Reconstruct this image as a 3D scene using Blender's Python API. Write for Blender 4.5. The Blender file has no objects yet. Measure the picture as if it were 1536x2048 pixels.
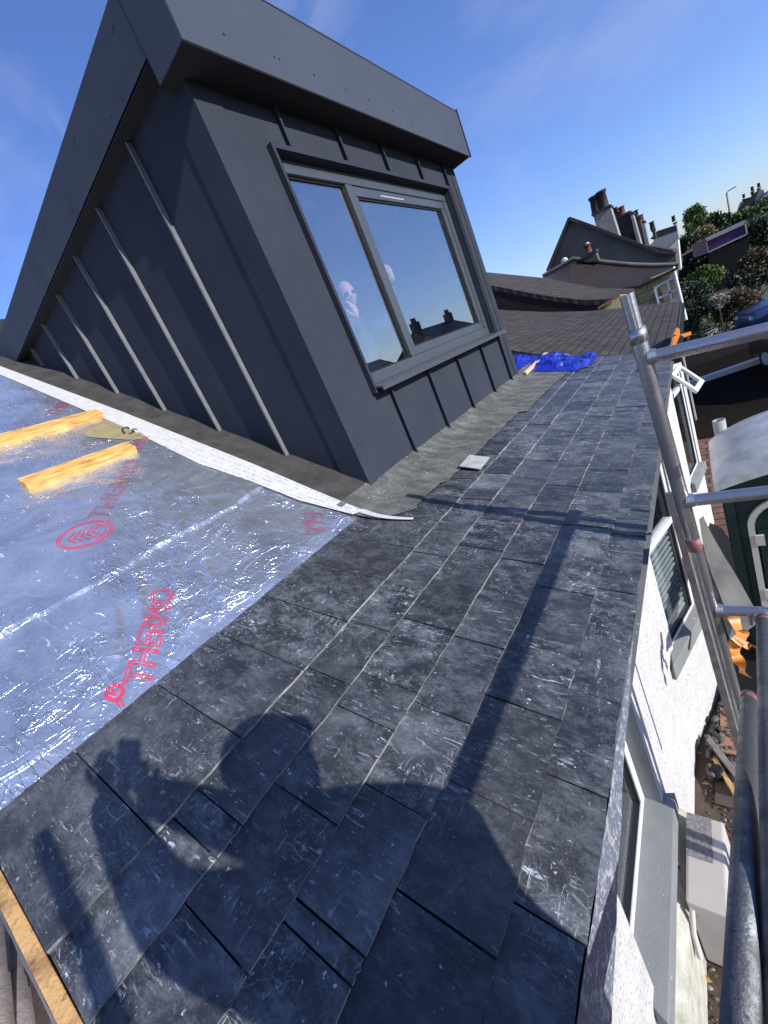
import bpy, bmesh, math, random
from mathutils import Vector, Matrix, noise
random.seed(7)
SC = bpy.context.scene
COL = SC.collection
# ------------------------------------------------------------------ camera
F = 815.996                                     # focal length in photo pixels (1536 x 2048)
RM = Matrix(((0.7475619681, -0.1394931131, -0.6493787609),
             (0.5303011552, -0.4633252824, 0.7100073010),
             (-0.3999147265, -0.8751407624, -0.2723910009)))   # camera (right, down, forward) -> world
CP = Vector((0.33544, 0.0, 1.1))
cd = bpy.data.cameras.new("camera"); cam = bpy.data.objects.new("camera", cd); COL.objects.link(cam)
cd.sensor_fit = 'VERTICAL'; cd.sensor_height = 24; cd.lens = F / 2048 * 24
cd.clip_start = 0.01; cd.clip_end = 2000
r, d_, f_ = RM.col[0], RM.col[1], RM.col[2]
cam.matrix_world = Matrix(((r.x, -d_.x, -f_.x, CP.x), (r.y, -d_.y, -f_.y, CP.y), (r.z, -d_.z, -f_.z, CP.z), (0, 0, 0, 1)))
SC.camera = cam
# ------------------------------------------------------------------ light and sky
SUN = Vector((-1, 0.11, -0.445)).normalized()   # direction the light travels
sl = bpy.data.lights.new("sun", 'SUN'); sl.energy = 5.0; sl.angle = math.radians(0.55); sl.color = (1, 0.955, 0.89)
so = bpy.data.objects.new("sun", sl); COL.objects.link(so); so.rotation_euler = SUN.to_track_quat('-Z', 'Y').to_euler()
so.location = (30, -4, 14)
W = bpy.data.worlds.new("World"); SC.world = W; W.use_nodes = True
wn, wl = W.node_tree.nodes, W.node_tree.links
sky = wn.new('ShaderNodeTexSky'); sky.sky_type = 'NISHITA'; sky.sun_disc = False
sky.sun_elevation = math.asin(-SUN.z); sky.sun_rotation = math.atan2(-SUN.x, -SUN.y)
sky.air_density = 1.15; sky.dust_density = 0.25; sky.ozone_density = 2.2
tc = wn.new('ShaderNodeTexCoord')
mp = wn.new('ShaderNodeMapping'); mp.inputs['Rotation'].default_value = (0.35, 0.5, 0.6); mp.inputs['Scale'].default_value = (1.2, 4.5, 3.0)
wl.new(tc.outputs['Generated'], mp.inputs[0])
nz = wn.new('ShaderNodeTexNoise'); nz.inputs['Scale'].default_value = 1.5; nz.inputs['Detail'].default_value = 9; nz.inputs['Roughness'].default_value = 0.6; nz.inputs['Distortion'].default_value = 0.5
wl.new(mp.outputs[0], nz.inputs[0])
cr = wn.new('ShaderNodeValToRGB'); cr.color_ramp.elements[0].position = 0.46; cr.color_ramp.elements[1].position = 0.86
cr.color_ramp.elements[1].color = (0.55, 0.55, 0.55, 1); wl.new(nz.outputs['Fac'], cr.inputs[0])
mx = wn.new('ShaderNodeMix'); mx.data_type = 'RGBA'; wl.new(cr.outputs[0], mx.inputs[0]); wl.new(sky.outputs[0], mx.inputs[6])
mx.inputs[7].default_value = (4.6, 4.3, 4.2, 1)
gain = wn.new('ShaderNodeMix'); gain.data_type = 'RGBA'; gain.blend_type = 'MULTIPLY'; gain.inputs[0].default_value = 1; wl.new(mx.outputs[2], gain.inputs[6]); gain.inputs[7].default_value = (0.82, 0.96, 1.50, 1)
wl.new(gain.outputs[2], wn['Background'].inputs[0]); wn['Background'].inputs[1].default_value = 0.112
SC.view_settings.view_transform = 'Standard'; SC.view_settings.look = 'None'; SC.view_settings.gamma = 1; SC.view_settings.exposure = 0.36

# ------------------------------------------------------------------ helpers
def ray(px, py): return RM @ Vector(((px - 768) / F, (py - 1024) / F, 1))
def atX(px, py, X): d = ray(px, py); return CP + d * ((X - CP.x) / d.x)
def atY(px, py, Y): d = ray(px, py); return CP + d * ((Y - CP.y) / d.y)
def atZ(px, py, Z): d = ray(px, py); return CP + d * ((Z - CP.z) / d.z)
def dep(px, py, z): return CP + ray(px, py) * z
P1, P2 = math.radians(16.813), math.radians(30.982)
BEND = Vector((-1.370 * 1.1 * math.cos(P1), 0, 1.370 * 1.1 * math.sin(P1)))
N1v, N2v = Vector((math.sin(P1), 0, math.cos(P1))), Vector((math.sin(P2), 0, math.cos(P2)))
D1v, D2v = Vector((-math.cos(P1), 0, math.sin(P1))), Vector((-math.cos(P2), 0, math.sin(P2)))
def low(s, y, n=0): return D1v * s + N1v * n + Vector((0, y, 0))
def up(s, y, n=0): return BEND + D2v * s + N2v * n + Vector((0, y, 0))
def lowpx(px, py): d = ray(px, py); q = CP + d * (-(N1v @ CP) / (N1v @ d)); return (q @ D1v, q.y)
def uppx(px, py): d = ray(px, py); q = CP + d * ((N2v @ (BEND - CP)) / (N2v @ d)); return ((q - BEND) @ D2v, q.y)

def tag(o, label=None, cat=None, group=None, kind=None):
    if label: o['label'] = label
    if cat: o['category'] = cat
    if group: o['group'] = group
    if kind: o['kind'] = kind
    return o
def empty(name, loc, label, cat, group=None):
    o = bpy.data.objects.new(name, None); COL.objects.link(o); o.location = loc; o.empty_display_size = 0.1
    return tag(o, label, cat, group)

class MB:
    def __init__(s): s.v = []; s.f = []; s.m = []; s.sm = []
    def add(s, vs, fs, mi=0, smooth=False):
        b = len(s.v); s.v += [Vector(v) for v in vs]
        for f in fs: s.f.append([b + i for i in f]); s.m.append(mi); s.sm.append(smooth)
        return s
    def box(s, lo, hi, mi=0, M=None):
        x0, y0, z0 = lo; x1, y1, z1 = hi
        vs = [Vector(p) for p in ((x0, y0, z0), (x1, y0, z0), (x1, y1, z0), (x0, y1, z0), (x0, y0, z1), (x1, y0, z1), (x1, y1, z1), (x0, y1, z1))]
        if M: vs = [M @ v for v in vs]
        return s.add(vs, [(0, 3, 2, 1), (4, 5, 6, 7), (0, 1, 5, 4), (1, 2, 6, 5), (2, 3, 7, 6), (3, 0, 4, 7)], mi)
    def hexa(s, b, t, mi=0):        # four bottom points, four top points
        return s.add(list(b) + list(t), [(0, 3, 2, 1), (4, 5, 6, 7), (0, 1, 5, 4), (1, 2, 6, 5), (2, 3, 7, 6), (3, 0, 4, 7)], mi)
    def prism(s, poly, ext, mi=0):
        n = len(poly); e = Vector(ext); p = [Vector(q) for q in poly]
        fs = [tuple(range(n)), tuple(range(2 * n - 1, n - 1, -1))] + [(i, i + n, (i + 1) % n + n, (i + 1) % n) for i in range(n)]
        return s.add(p + [q + e for q in p], fs, mi)
    def bar(s, a, b, w, h, upv=(0, 0, 1), mi=0):
        a, b = Vector(a), Vector(b); d = (b - a).normalized(); u = Vector(upv); sd = d.cross(u).normalized(); u = sd.cross(d).normalized()
        q = [sd * w / 2 + u * h / 2, -sd * w / 2 + u * h / 2, -sd * w / 2 - u * h / 2, sd * w / 2 - u * h / 2]
        return s.hexa([a + x for x in q], [b + x for x in q], mi)
    def tube(s, pts, rad, n=20, mi=0, caps=True, flute=0):
        pts = [Vector(p) for p in pts]; rs = rad if isinstance(rad, (list, tuple)) else [rad] * len(pts)
        d0 = (pts[1] - pts[0]).normalized(); a = d0.orthogonal().normalized(); rings = []
        for i, p in enumerate(pts):
            d = (pts[min(i + 1, len(pts) - 1)] - pts[max(i - 1, 0)]).normalized()
            a = (a - d * (a @ d)).normalized(); b = d.cross(a)
            rings.append([p + (a * math.cos(2 * math.pi * k / n) + b * math.sin(2 * math.pi * k / n)) * rs[i] * (1 - (flute if k % 2 else 0)) for k in range(n)])
        vs = [v for r_ in rings for v in r_]; fs = []
        for i in range(len(pts) - 1):
            for k in range(n): fs.append((i * n + k, i * n + (k + 1) % n, (i + 1) * n + (k + 1) % n, (i + 1) * n + k))
        s.add(vs, fs, mi, flute == 0)
        if caps:
            s.add(rings[0], [tuple(range(n - 1, -1, -1))], mi); s.add(rings[-1], [tuple(range(n))], mi)
        return s
    def pipe(s, a, b, ro, ri, n=24, mi=0):   # hollow tube, inside visible at the ends
        a, b = Vector(a), Vector(b); d = (b - a).normalized(); u = d.orthogonal().normalized(); w = d.cross(u)
        R = lambda p, q: [p + (u * math.cos(2 * math.pi * k / n) + w * math.sin(2 * math.pi * k / n)) * q for k in range(n)]
        vs = R(a, ro) + R(b, ro) + R(b, ri) + R(a, ri); fs = []
        for j in range(4):
            for k in range(n): fs.append((j * n + k, j * n + (k + 1) % n, ((j + 1) % 4) * n + (k + 1) % n, ((j + 1) % 4) * n + k))
        b = len(s.v); s.v += [Vector(v) for v in vs]
        for i, f in enumerate(fs): s.f.append([b + j for j in f]); s.m.append(mi); s.sm.append((i // n) % 2 == 0)
        return s
    def ico(s, c, rx, ry, rz, sub=1, jit=0, mi=0, smooth=True):
        bm = bmesh.new(); bmesh.ops.create_icosphere(bm, subdivisions=sub, radius=1)
        c = Vector(c); vs = []
        for v in bm.verts:
            k = 1 + random.uniform(-jit, jit); vs.append(c + Vector((v.co.x * rx * k, v.co.y * ry * k, v.co.z * rz * k)))
        fs = [[v.index for v in f.verts] for f in bm.faces]; bm.free()
        return s.add(vs, fs, mi, smooth)
    def build(s, name, mats, parent=None, loc=None, bevel=0, origin=None):
        me = bpy.data.meshes.new(name)
        if parent is not None: o0 = wloc(parent)
        elif origin is not None: o0 = Vector(origin)
        else:
            xs = [v.x for v in s.v]; ys = [v.y for v in s.v]; zs = [v.z for v in s.v]
            o0 = Vector(((min(xs) + max(xs)) / 2, (min(ys) + max(ys)) / 2, min(zs)))
        me.from_pydata([tuple(v - o0) for v in s.v], [], s.f)
        if not isinstance(mats, (list, tuple)): mats = [mats]
        for m in mats: me.materials.append(m)
        me.polygons.foreach_set('material_index', s.m); me.polygons.foreach_set('use_smooth', s.sm)
        bm = bmesh.new(); bm.from_mesh(me); bmesh.ops.recalc_face_normals(bm, faces=bm.faces)
        if bevel: bmesh.ops.bevel(bm, geom=[e for e in bm.edges if e.calc_face_angle(0) > 0.6], offset=bevel, segments=2, affect='EDGES', profile=0.6)
        bm.to_mesh(me); bm.free(); me.update()
        o = bpy.data.objects.new(name, me); COL.objects.link(o)
        if parent is not None: o.parent = parent
        else: o.location = o0
        return o
def wloc(o):
    v = Vector(o.location)
    while o.parent: o = o.parent; v += o.location
    return v
def rnd(a, b): return random.uniform(a, b)

# ------------------------------------------------------------------ materials
def ramp(n, l, src, p0, p1, c0=(0, 0, 0, 1), c1=(1, 1, 1, 1)):
    r_ = n.new('ShaderNodeValToRGB'); e = r_.color_ramp.elements; e[0].position, e[1].position = p0, p1; e[0].color, e[1].color = c0, c1
    l.new(src, r_.inputs[0]); return r_.outputs[0]
def mixc(n, l, fac, a, b, mode='MIX'):
    m = n.new('ShaderNodeMix'); m.data_type = 'RGBA'; m.blend_type = mode
    for i, x in ((0, fac), (6, a), (7, b)):
        if isinstance(x, (int, float)): m.inputs[i].default_value = x
        elif isinstance(x, tuple): m.inputs[i].default_value = (*x[:3], 1)
        else: l.new(x, m.inputs[i])
    return m.outputs[2]
def mapped(n, l, scale=(1, 1, 1), rot=(0, 0, 0), off=None):
    g = n.new('ShaderNodeNewGeometry'); m = n.new('ShaderNodeMapping'); m.inputs['Scale'].default_value = scale; m.inputs['Rotation'].default_value = rot
    src = g.outputs['Position']
    if off is not None:
        va = n.new('ShaderNodeVectorMath'); va.operation = 'ADD'; l.new(src, va.inputs[0]); l.new(off, va.inputs[1]); src = va.outputs[0]
    l.new(src, m.inputs[0]); return m.outputs[0]
def noiset(n, l, vec, scale, detail=6, rough=0.6, dist=0.0):
    t = n.new('ShaderNodeTexNoise'); t.inputs['Scale'].default_value = scale; t.inputs['Detail'].default_value = detail
    t.inputs['Roughness'].default_value = rough; t.inputs['Distortion'].default_value = dist; l.new(vec, t.inputs[0]); return t.outputs['Fac']
def mat(name, col, rough=0.6, metal=0.0, c2=None, vs=4.0, vlo=0.35, vhi=0.7, stretch=(1, 1, 1), bump=0.0, bs=60.0, spec=None, speck=None, rv=0.0, c3=None, s3=1.0, wave=False):
    m = bpy.data.materials.new(name); m.use_nodes = True; n, l = m.node_tree.nodes, m.node_tree.links; b = n['Principled BSDF']
    b.inputs['Base Color'].default_value = (*col, 1); b.inputs['Roughness'].default_value = rough; b.inputs['Metallic'].default_value = metal
    if spec is not None: b.inputs['Specular IOR Level'].default_value = spec
    c = None
    v = mapped(n, l, stretch)
    if c2:
        f = ramp(n, l, noiset(n, l, v, vs, 8, 0.65), vlo, vhi); c = mixc(n, l, f, col, c2)
        if rv:
            mr = n.new('ShaderNodeMapRange'); mr.inputs[3].default_value = rough; mr.inputs[4].default_value = rough + rv; l.new(f, mr.inputs[0]); l.new(mr.outputs[0], b.inputs['Roughness'])
    if c3:
        f = ramp(n, l, noiset(n, l, v, s3, 4, 0.5), 0.42, 0.62); c = mixc(n, l, f, c if c else col, c3)
    if speck:                                  # (scale, threshold, colour)
        vo = n.new('ShaderNodeTexNoise'); vo.inputs['Scale'].default_value = speck[0]; vo.inputs['Detail'].default_value = 3; l.new(mapped(n, l), vo.inputs[0])
        c = mixc(n, l, ramp(n, l, vo.outputs['Fac'], speck[1], speck[1] + 0.06), c if c else col, speck[2])
    if c: l.new(c, b.inputs['Base Color'])
    if bump:
        bp = n.new('ShaderNodeBump'); bp.inputs['Strength'].default_value = min(bump, 1); bp.inputs['Distance'].default_value = 0.004 * max(1, bump)
        l.new(noiset(n, l, mapped(n, l, stretch), bs, 5, 0.6), bp.inputs['Height']); l.new(bp.outputs[0], b.inputs['Normal'])
    if wave:
        b2 = n.new('ShaderNodeBump'); b2.inputs['Strength'].default_value = 0.8; b2.inputs['Distance'].default_value = 0.012
        l.new(noiset(n, l, mapped(n, l, (1, 1, .45)), 3.2, 2, 0.4), b2.inputs['Height'])
        if bump: l.new(bp.outputs[0], b2.inputs['Normal'])
        l.new(b2.outputs[0], b.inputs['Normal'])
    return m

def slate_mat(name, base, base2, dust, dk=1.0, scl=1.0):
    m = bpy.data.materials.new(name); m.use_nodes = True; n, l = m.node_tree.nodes, m.node_tree.links; b = n['Principled BSDF']
    if dk < 1: b.inputs['Specular IOR Level'].default_value = 0.08
    g = n.new('ShaderNodeNewGeometry'); rp = g.outputs['Random Per Island']
    cx = n.new('ShaderNodeCombineXYZ')
    for i, k in enumerate((37.0, 91.0, 53.0)):
        mm = n.new('ShaderNodeMath'); mm.operation = 'MULTIPLY'; mm.inputs[1].default_value = k; l.new(rp, mm.inputs[0]); l.new(mm.outputs[0], cx.inputs[i])
    off = cx.outputs[0]
    col = mixc(n, l, rp, base, base2)
    # cloudy chalk
    va = mapped(n, l, (1, 1, 1), (0, 0, 0), off)
    wn_ = n.new('ShaderNodeTexWhiteNoise'); wn_.noise_dimensions = '1D'; l.new(rp, wn_.inputs['W']); w2 = n.new('ShaderNodeMapRange'); w2.inputs[3].default_value = 0.55; w2.inputs[4].default_value = 1.35; l.new(wn_.outputs['Value'], w2.inputs[0]); per = w2.outputs[0]
    cl = ramp(n, l, noiset(n, l, mapped(n, l, (1, 1.7, 1), (0, 0, 0.45), off), 9 * scl, 14, 0.84, 0.1), 0.46, 0.72)
    # fine scratches: stretched noise, two directions
    vb = mapped(n, l, (6, 34, 6), (0, 0, 0.5), off); s1 = ramp(n, l, noiset(n, l, vb, 2.6 * scl, 6, 0.75, 0.8), 0.58, 0.64)
    vc = mapped(n, l, (30, 7, 10), (0, 0, -0.35), off); s2 = ramp(n, l, noiset(n, l, vc, 2.4 * scl, 6, 0.75, 0.9), 0.595, 0.65)
    # curly lines: narrow band of a distorted noise
    nn = noiset(n, l, va, 9 * scl, 3, 0.55, 2.2)
    ab = n.new('ShaderNodeMath'); ab.operation = 'SUBTRACT'; ab.inputs[1].default_value = 0.5; l.new(nn, ab.inputs[0])
    a2 = n.new('ShaderNodeMath'); a2.operation = 'ABSOLUTE'; l.new(ab.outputs[0], a2.inputs[0])
    ln = ramp(n, l, a2.outputs[0], 0.0, 0.012, (1, 1, 1, 1), (0, 0, 0, 1))
    msk = ramp(n, l, noiset(n, l, va, 3.0 * scl, 3, 0.5), 0.48, 0.62)
    m1 = n.new('ShaderNodeMath'); m1.operation = 'MULTIPLY'; l.new(ln, m1.inputs[0]); l.new(msk, m1.inputs[1])
    sp = ramp(n, l, noiset(n, l, va, 70 * scl, 2, 0.5), 0.70, 0.76)
    def amount(x, k):
        q = n.new('ShaderNodeMath'); q.operation = 'MULTIPLY'; q.inputs[1].default_value = k; l.new(x, q.inputs[0]); q2 = n.new('ShaderNodeMath'); q2.operation = 'MULTIPLY'; q2.use_clamp = True; l.new(q.outputs[0], q2.inputs[0]); l.new(per, q2.inputs[1]); return q2.outputs[0]
    big = ramp(n, l, noiset(n, l, va, 2.4 * scl, 5, 0.6, 0.4), 0.50, 0.72)
    c = mixc(n, l, amount(cl, 0.30 * dk), col, dust); c = mixc(n, l, amount(big, 0.12 * dk), c, dust)
    msk2 = ramp(n, l, noiset(n, l, va, 4.0 * scl, 4, 0.6), 0.46, 0.60)
    def both(a, bb):
        q = n.new('ShaderNodeMath'); q.operation = 'MULTIPLY'; l.new(a, q.inputs[0]); l.new(bb, q.inputs[1]); return q.outputs[0]
    c = mixc(n, l, amount(both(s1, msk2), 1.0 * dk), c, dust); c = mixc(n, l, amount(both(s2, msk), 0.75 * dk), c, dust)
    c = mixc(n, l, amount(m1.outputs[0], 0.30 * dk), c, dust); c = mixc(n, l, amount(sp, 0.8 * dk), c, dust)
    l.new(c, b.inputs['Base Color'])
    mr = n.new('ShaderNodeMapRange'); mr.inputs[3].default_value = 0.40; mr.inputs[4].default_value = 0.70; l.new(cl, mr.inputs[0]); l.new(mr.outputs[0], b.inputs['Roughness'])
    bp = n.new('ShaderNodeBump'); bp.inputs['Strength'].default_value = 0.8; bp.inputs['Distance'].default_value = 0.005
    ve = mapped(n, l, (1, 2.6, 1), (0, 0, 0.4), off)
    l.new(noiset(n, l, ve, 14 * scl, 12, 0.72, 0.6), bp.inputs['Height']); l.new(bp.outputs[0], b.inputs['Normal'])
    return m

M = {}
M['slate'] = slate_mat('slate', (0.016, 0.018, 0.023), (0.036, 0.038, 0.043), (0.48, 0.52, 0.55))
M['slate_edge'] = mat('slate_cut_edge', (0.09, 0.10, 0.105), 0.8, 0, (0.34, 0.36, 0.36), 7, 0.40, 0.60)
M['slate_under'] = mat('slate_under', (0.012, 0.012, 0.014), 0.9)
M['old_slate'] = slate_mat('old_slate', (0.055, 0.045, 0.042), (0.085, 0.070, 0.062), (0.22, 0.19, 0.17), 0.6, 0.5)
M['dark_slate'] = slate_mat('dark_slate', (0.022, 0.018, 0.017), (0.032, 0.026, 0.024), (0.12, 0.105, 0.10), 0.4, 0.5)
M['clad'] = mat('cladding_metal', (0.033, 0.039, 0.052), 0.6, 0.0, (0.042, 0.048, 0.062), 2.2, bump=0.45, bs=420, spec=0.0, wave=True)
M['fascia'] = mat('fascia_metal', (0.054, 0.065, 0.088), 0.6, 0.0, (0.062, 0.074, 0.098), 1.5, spec=0.0, wave=True)
M['trim'] = mat('trim_metal', (0.10, 0.11, 0.12), 0.34, 0.5, (0.12, 0.13, 0.14), 6)
M['seam'] = mat('sunlit_seam_metal', (0.13, 0.135, 0.145), 0.5, 0.0, (0.17, 0.175, 0.185), 12, spec=0.0)  # cheek seams only: cladding metal lightened, sun on the folds put into its colour
M['rivet'] = mat('rivet_metal', (0.02, 0.02, 0.025), 0.4, 0.5)
M['frame'] = mat('window_grey_plastic', (0.050, 0.060, 0.070), 0.32, 0.0, (0.06, 0.07, 0.08), 8, spec=0.4)
M['gasket'] = mat('gasket_black', (0.008, 0.008, 0.009), 0.6)
M['white_pvc'] = mat('white_plastic', (0.66, 0.67, 0.68), 0.35, 0.0, (0.58, 0.59, 0.60), 5)
M['render'] = mat('white_render', (0.61, 0.605, 0.59), 0.9, 0, (0.50, 0.495, 0.48), 5, bump=4, bs=75, speck=(60, 0.60, (0.26, 0.25, 0.24)))
M['plinth'] = mat('stained_render', (0.50, 0.48, 0.42), 0.9, 0, (0.26, 0.26, 0.20), 9, bump=1.5, bs=90)
M['reveal'] = mat('grey_painted_stone', (0.20, 0.21, 0.212), 0.7, 0, (0.16, 0.168, 0.165), 5, bump=0.6, bs=90, speck=(25, 0.70, (0.50, 0.50, 0.48)))
M['membrane'] = mat('silver_membrane', (0.22, 0.25, 0.34), 0.40, 0.45, (0.55, 0.58, 0.62), 30, 0.50, 0.62, bump=0.8, bs=60, speck=(120, 0.60, (0.75, 0.76, 0.78)))
M['concrete'] = mat('flashing_mortar', (0.062, 0.063, 0.056), 0.85, 0, (0.17, 0.175, 0.16), 5.5, 0.42, 0.75, (1, 1.6, 1), bump=0.6, bs=60, speck=(60, 0.66, (0.42, 0.42, 0.40)))
M['felt'] = mat('black_felt', (0.026, 0.026, 0.024), 0.8, 0, (0.065, 0.062, 0.055), 6, bump=1.2, bs=40, speck=(70, 0.74, (0.2, 0.2, 0.18)))
M['pale_slate'] = mat('pale_mortar_tile', (0.26, 0.27, 0.25), 0.8, 0, (0.42, 0.42, 0.40), 14, bump=0.8, bs=80)
M['alu'] = mat('scaffold_aluminium', (0.46, 0.46, 0.48), 0.26, 0.9, (0.26, 0.26, 0.265), 9, 0.42, 0.70, (1, 1, .5), bump=0.3, bs=110, rv=0.25, speck=(90, 0.70, (0.10, 0.095, 0.09)))
M['steel'] = mat('galvanised_tube', (0.19, 0.20, 0.215), 0.45, 0.7, (0.08, 0.085, 0.09), 16, 0.40, 0.66, (1, 1, 1), bump=0.6, bs=120, rv=0.2, speck=(60, 0.66, (0.05, 0.045, 0.04)), c3=(0.13, 0.135, 0.14), s3=3)
M['rusty'] = mat('dull_old_tube', (0.30, 0.27, 0.26), 0.6, 0.5, (0.17, 0.14, 0.12), 14, bump=0.8, bs=120)
M['red_paint'] = mat('red_paint_mark', (0.22, 0.035, 0.045), 0.6, 0, (0.24, 0.20, 0.20), 22)
M['timber'] = mat('treated_timber', (0.60, 0.33, 0.085), 0.55, 0, (0.34, 0.16, 0.04), 7, 0.40, 0.66, (2.0, 1.0, 9), bump=1.0, bs=50, c3=(0.72, 0.44, 0.13), s3=8)
M['osb'] = mat('verge_board_wood', (0.55, 0.33, 0.13), 0.8, 0, (0.20, 0.10, 0.045), 10, 0.50, 0.70, bump=1.2, bs=70, speck=(45, 0.62, (0.30, 0.20, 0.06)))
M['pale_wood'] = mat('pale_timber', (0.62, 0.50, 0.32), 0.7, 0, (0.50, 0.38, 0.22), 12)
M['tan'] = mat('tan_board', (0.30, 0.25, 0.13), 0.8, 0, (0.20, 0.165, 0.085), 10, bump=0.6, bs=50)
M['ink'] = mat('dark_ink', (0.02, 0.02, 0.02), 0.7)
M['tape'] = mat('white_tape', (0.56, 0.56, 0.55), 0.6, 0, (0.46, 0.46, 0.46), 16, bump=0.8, bs=40)
M['pink'] = mat('pink_print', (0.52, 0.035, 0.10), 0.45)
M['redprint'] = mat('faded_red_print', (0.30, 0.06, 0.12), 0.45)
M['blue_tarp'] = mat('blue_tarpaulin', (0.007, 0.024, 0.34), 0.40, 0, (0.004, 0.014, 0.20), 6, bump=1.0, bs=30, spec=0.6)
M['tarp_edge'] = mat('tarp_hem', (0.62, 0.66, 0.74), 0.5)
M['brick_paver'] = None
M['dirt'] = mat('bare_soil', (0.060, 0.040, 0.027), 0.95, 0, (0.13, 0.10, 0.075), 2.6, bump=3, bs=16, spec=0.1, speck=(30, 0.68, (0.22, 0.19, 0.15)))
M['drive_shade'] = mat('drive_shade_colour', (0.012, 0.010, 0.009), 0.95, 0, (0.022, 0.018, 0.015), 9, bump=2, bs=30, spec=0.0)  # shade on the drive, put into a near-black ground colour
M['asphalt'] = mat('asphalt', (0.045, 0.045, 0.048), 0.9, 0, (0.065, 0.063, 0.06), 6, bump=1, bs=80)
M['grass'] = mat('grass_green', (0.045, 0.085, 0.018), 0.9, 0, (0.075, 0.12, 0.03), 1.2, bump=2, bs=10)
M['stone'] = None
M['roughcast'] = mat('grey_roughcast', (0.085, 0.080, 0.068), 0.95, 0, (0.15, 0.14, 0.12), 0.9, 0.38, 0.66, bump=2, bs=10, spec=0.1)
M['roughdark'] = mat('dark_roughcast', (0.040, 0.038, 0.040), 0.95, 0, (0.07, 0.065, 0.062), 2, bump=2, bs=12, spec=0.1)
M['lightcast'] = mat('pale_roughcast', (0.27, 0.27, 0.25), 0.95, 0, (0.17, 0.17, 0.16), 1.6, bump=2, bs=12)
M['far_white'] = mat('far_white_wall', (0.62, 0.62, 0.60), 0.9, 0, (0.5, 0.5, 0.48), 1)
M['black_pot'] = mat('dark_clay_pot', (0.03, 0.027, 0.025), 0.8)
M['red_pot'] = mat('red_clay_pot', (0.20, 0.060, 0.045), 0.8, 0, (0.15, 0.05, 0.04), 10)
M['purple'] = mat('purple_panel', (0.055, 0.006, 0.075), 0.7, 0, (0.04, 0.005, 0.055), 2)
M['grey_panel'] = mat('grey_panel', (0.30, 0.30, 0.31), 0.5)
M['loo_green'] = mat('green_plastic', (0.003, 0.020, 0.018), 0.45, 0, (0.004, 0.025, 0.022), 4)
M['loo_roof'] = mat('translucent_roof_plastic', (0.52, 0.54, 0.55), 0.38, 0, (0.34, 0.37, 0.37), 6, 0.4, 0.65, (1, 1, 1), bump=0.6, bs=12)
M['grey_plastic'] = mat('grey_plastic', (0.30, 0.31, 0.31), 0.5)
M['pale_trim'] = mat('pale_trim', (0.50, 0.48, 0.44), 0.5)
M['tarp_grey'] = mat('grey_sheet', (0.06, 0.06, 0.057), 0.7, 0, (0.11, 0.11, 0.10), 5, bump=1, bs=25)
M['orange'] = mat('orange_strap', (0.60, 0.22, 0.015), 0.45, 0, (0.42, 0.10, 0.01), 14)
M['pebble'] = mat('dark_pebble', (0.055, 0.05, 0.047), 0.75, 0, (0.13, 0.12, 0.11), 14)
M['red_brick'] = mat('reddish_board', (0.36, 0.18, 0.11), 0.8, 0, (0.28, 0.13, 0.08), 6)
M['leaf'] = mat('yellow_leaf', (0.55, 0.32, 0.06), 0.8)
M['black_poly'] = mat('black_plastic', (0.012, 0.012, 0.013), 0.5, spec=0.2)
M['matgrey'] = mat('speckled_grey_top', (0.25, 0.235, 0.24), 0.9, 0, (0.16, 0.145, 0.15), 60, 0.45, 0.55)
M['skin'] = mat('skin', (0.66, 0.40, 0.33), 0.5, 0, (0.58, 0.33, 0.27), 30)
M['hair'] = mat('hair', (0.05, 0.03, 0.02), 0.7)
M['navy'] = mat('navy_cloth', (0.02, 0.03, 0.07), 0.9, 0, (0.03, 0.04, 0.09), 20)
M['denim'] = mat('denim_cloth', (0.03, 0.035, 0.05), 0.9)
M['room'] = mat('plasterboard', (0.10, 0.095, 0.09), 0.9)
M['bark'] = mat('bark', (0.07, 0.05, 0.035), 0.95)
def brickmat(name, c1, c2, mortar, scale, bw, bh, rot=(0, 0, 0), ms=0.02):
    m = bpy.data.materials.new(name); m.use_nodes = True; n, l = m.node_tree.nodes, m.node_tree.links; b = n['Principled BSDF']; b.inputs['Roughness'].default_value = 0.9; b.inputs['Specular IOR Level'].default_value = 0.12
    t = n.new('ShaderNodeTexBrick'); t.inputs['Color1'].default_value = (*c1, 1); t.inputs['Color2'].default_value = (*c2, 1); t.inputs['Mortar'].default_value = (*mortar, 1)
    t.inputs['Scale'].default_value = scale; t.inputs['Brick Width'].default_value = bw; t.inputs['Row Height'].default_value = bh; t.inputs['Mortar Size'].default_value = ms
    v = mapped(n, l, (1, 1, 1), rot); l.new(v, t.inputs[0])
    c = mixc(n, l, ramp(n, l, noiset(n, l, mapped(n, l), 3, 6), 0.3, 0.75), t.outputs[0], (0.5, 0.5, 0.5), 'MULTIPLY'); l.new(c, b.inputs['Base Color'])
    bp = n.new('ShaderNodeBump'); bp.inputs['Strength'].default_value = 0.5; bp.inputs['Distance'].default_value = 0.01; l.new(t.outputs['Fac'], bp.inputs['Height']); bp.invert = True
    l.new(bp.outputs[0], b.inputs['Normal']); return m
M['brick_paver'] = brickmat('brick_paving', (0.17, 0.10, 0.075), (0.22, 0.135, 0.10), (0.07, 0.05, 0.04), 1.0, 0.42, 0.21)
M['stone'] = brickmat('yellow_sandstone', (0.50, 0.42, 0.20), (0.40, 0.33, 0.17), (0.24, 0.21, 0.14), 1.0, 0.62, 0.30, (math.pi / 2, 0, 0), 0.02)
M['yellow_wall'] = mat('yellow_painted_wall', (0.68, 0.60, 0.26), 0.9, 0, (0.58, 0.50, 0.22), 3)
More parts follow.
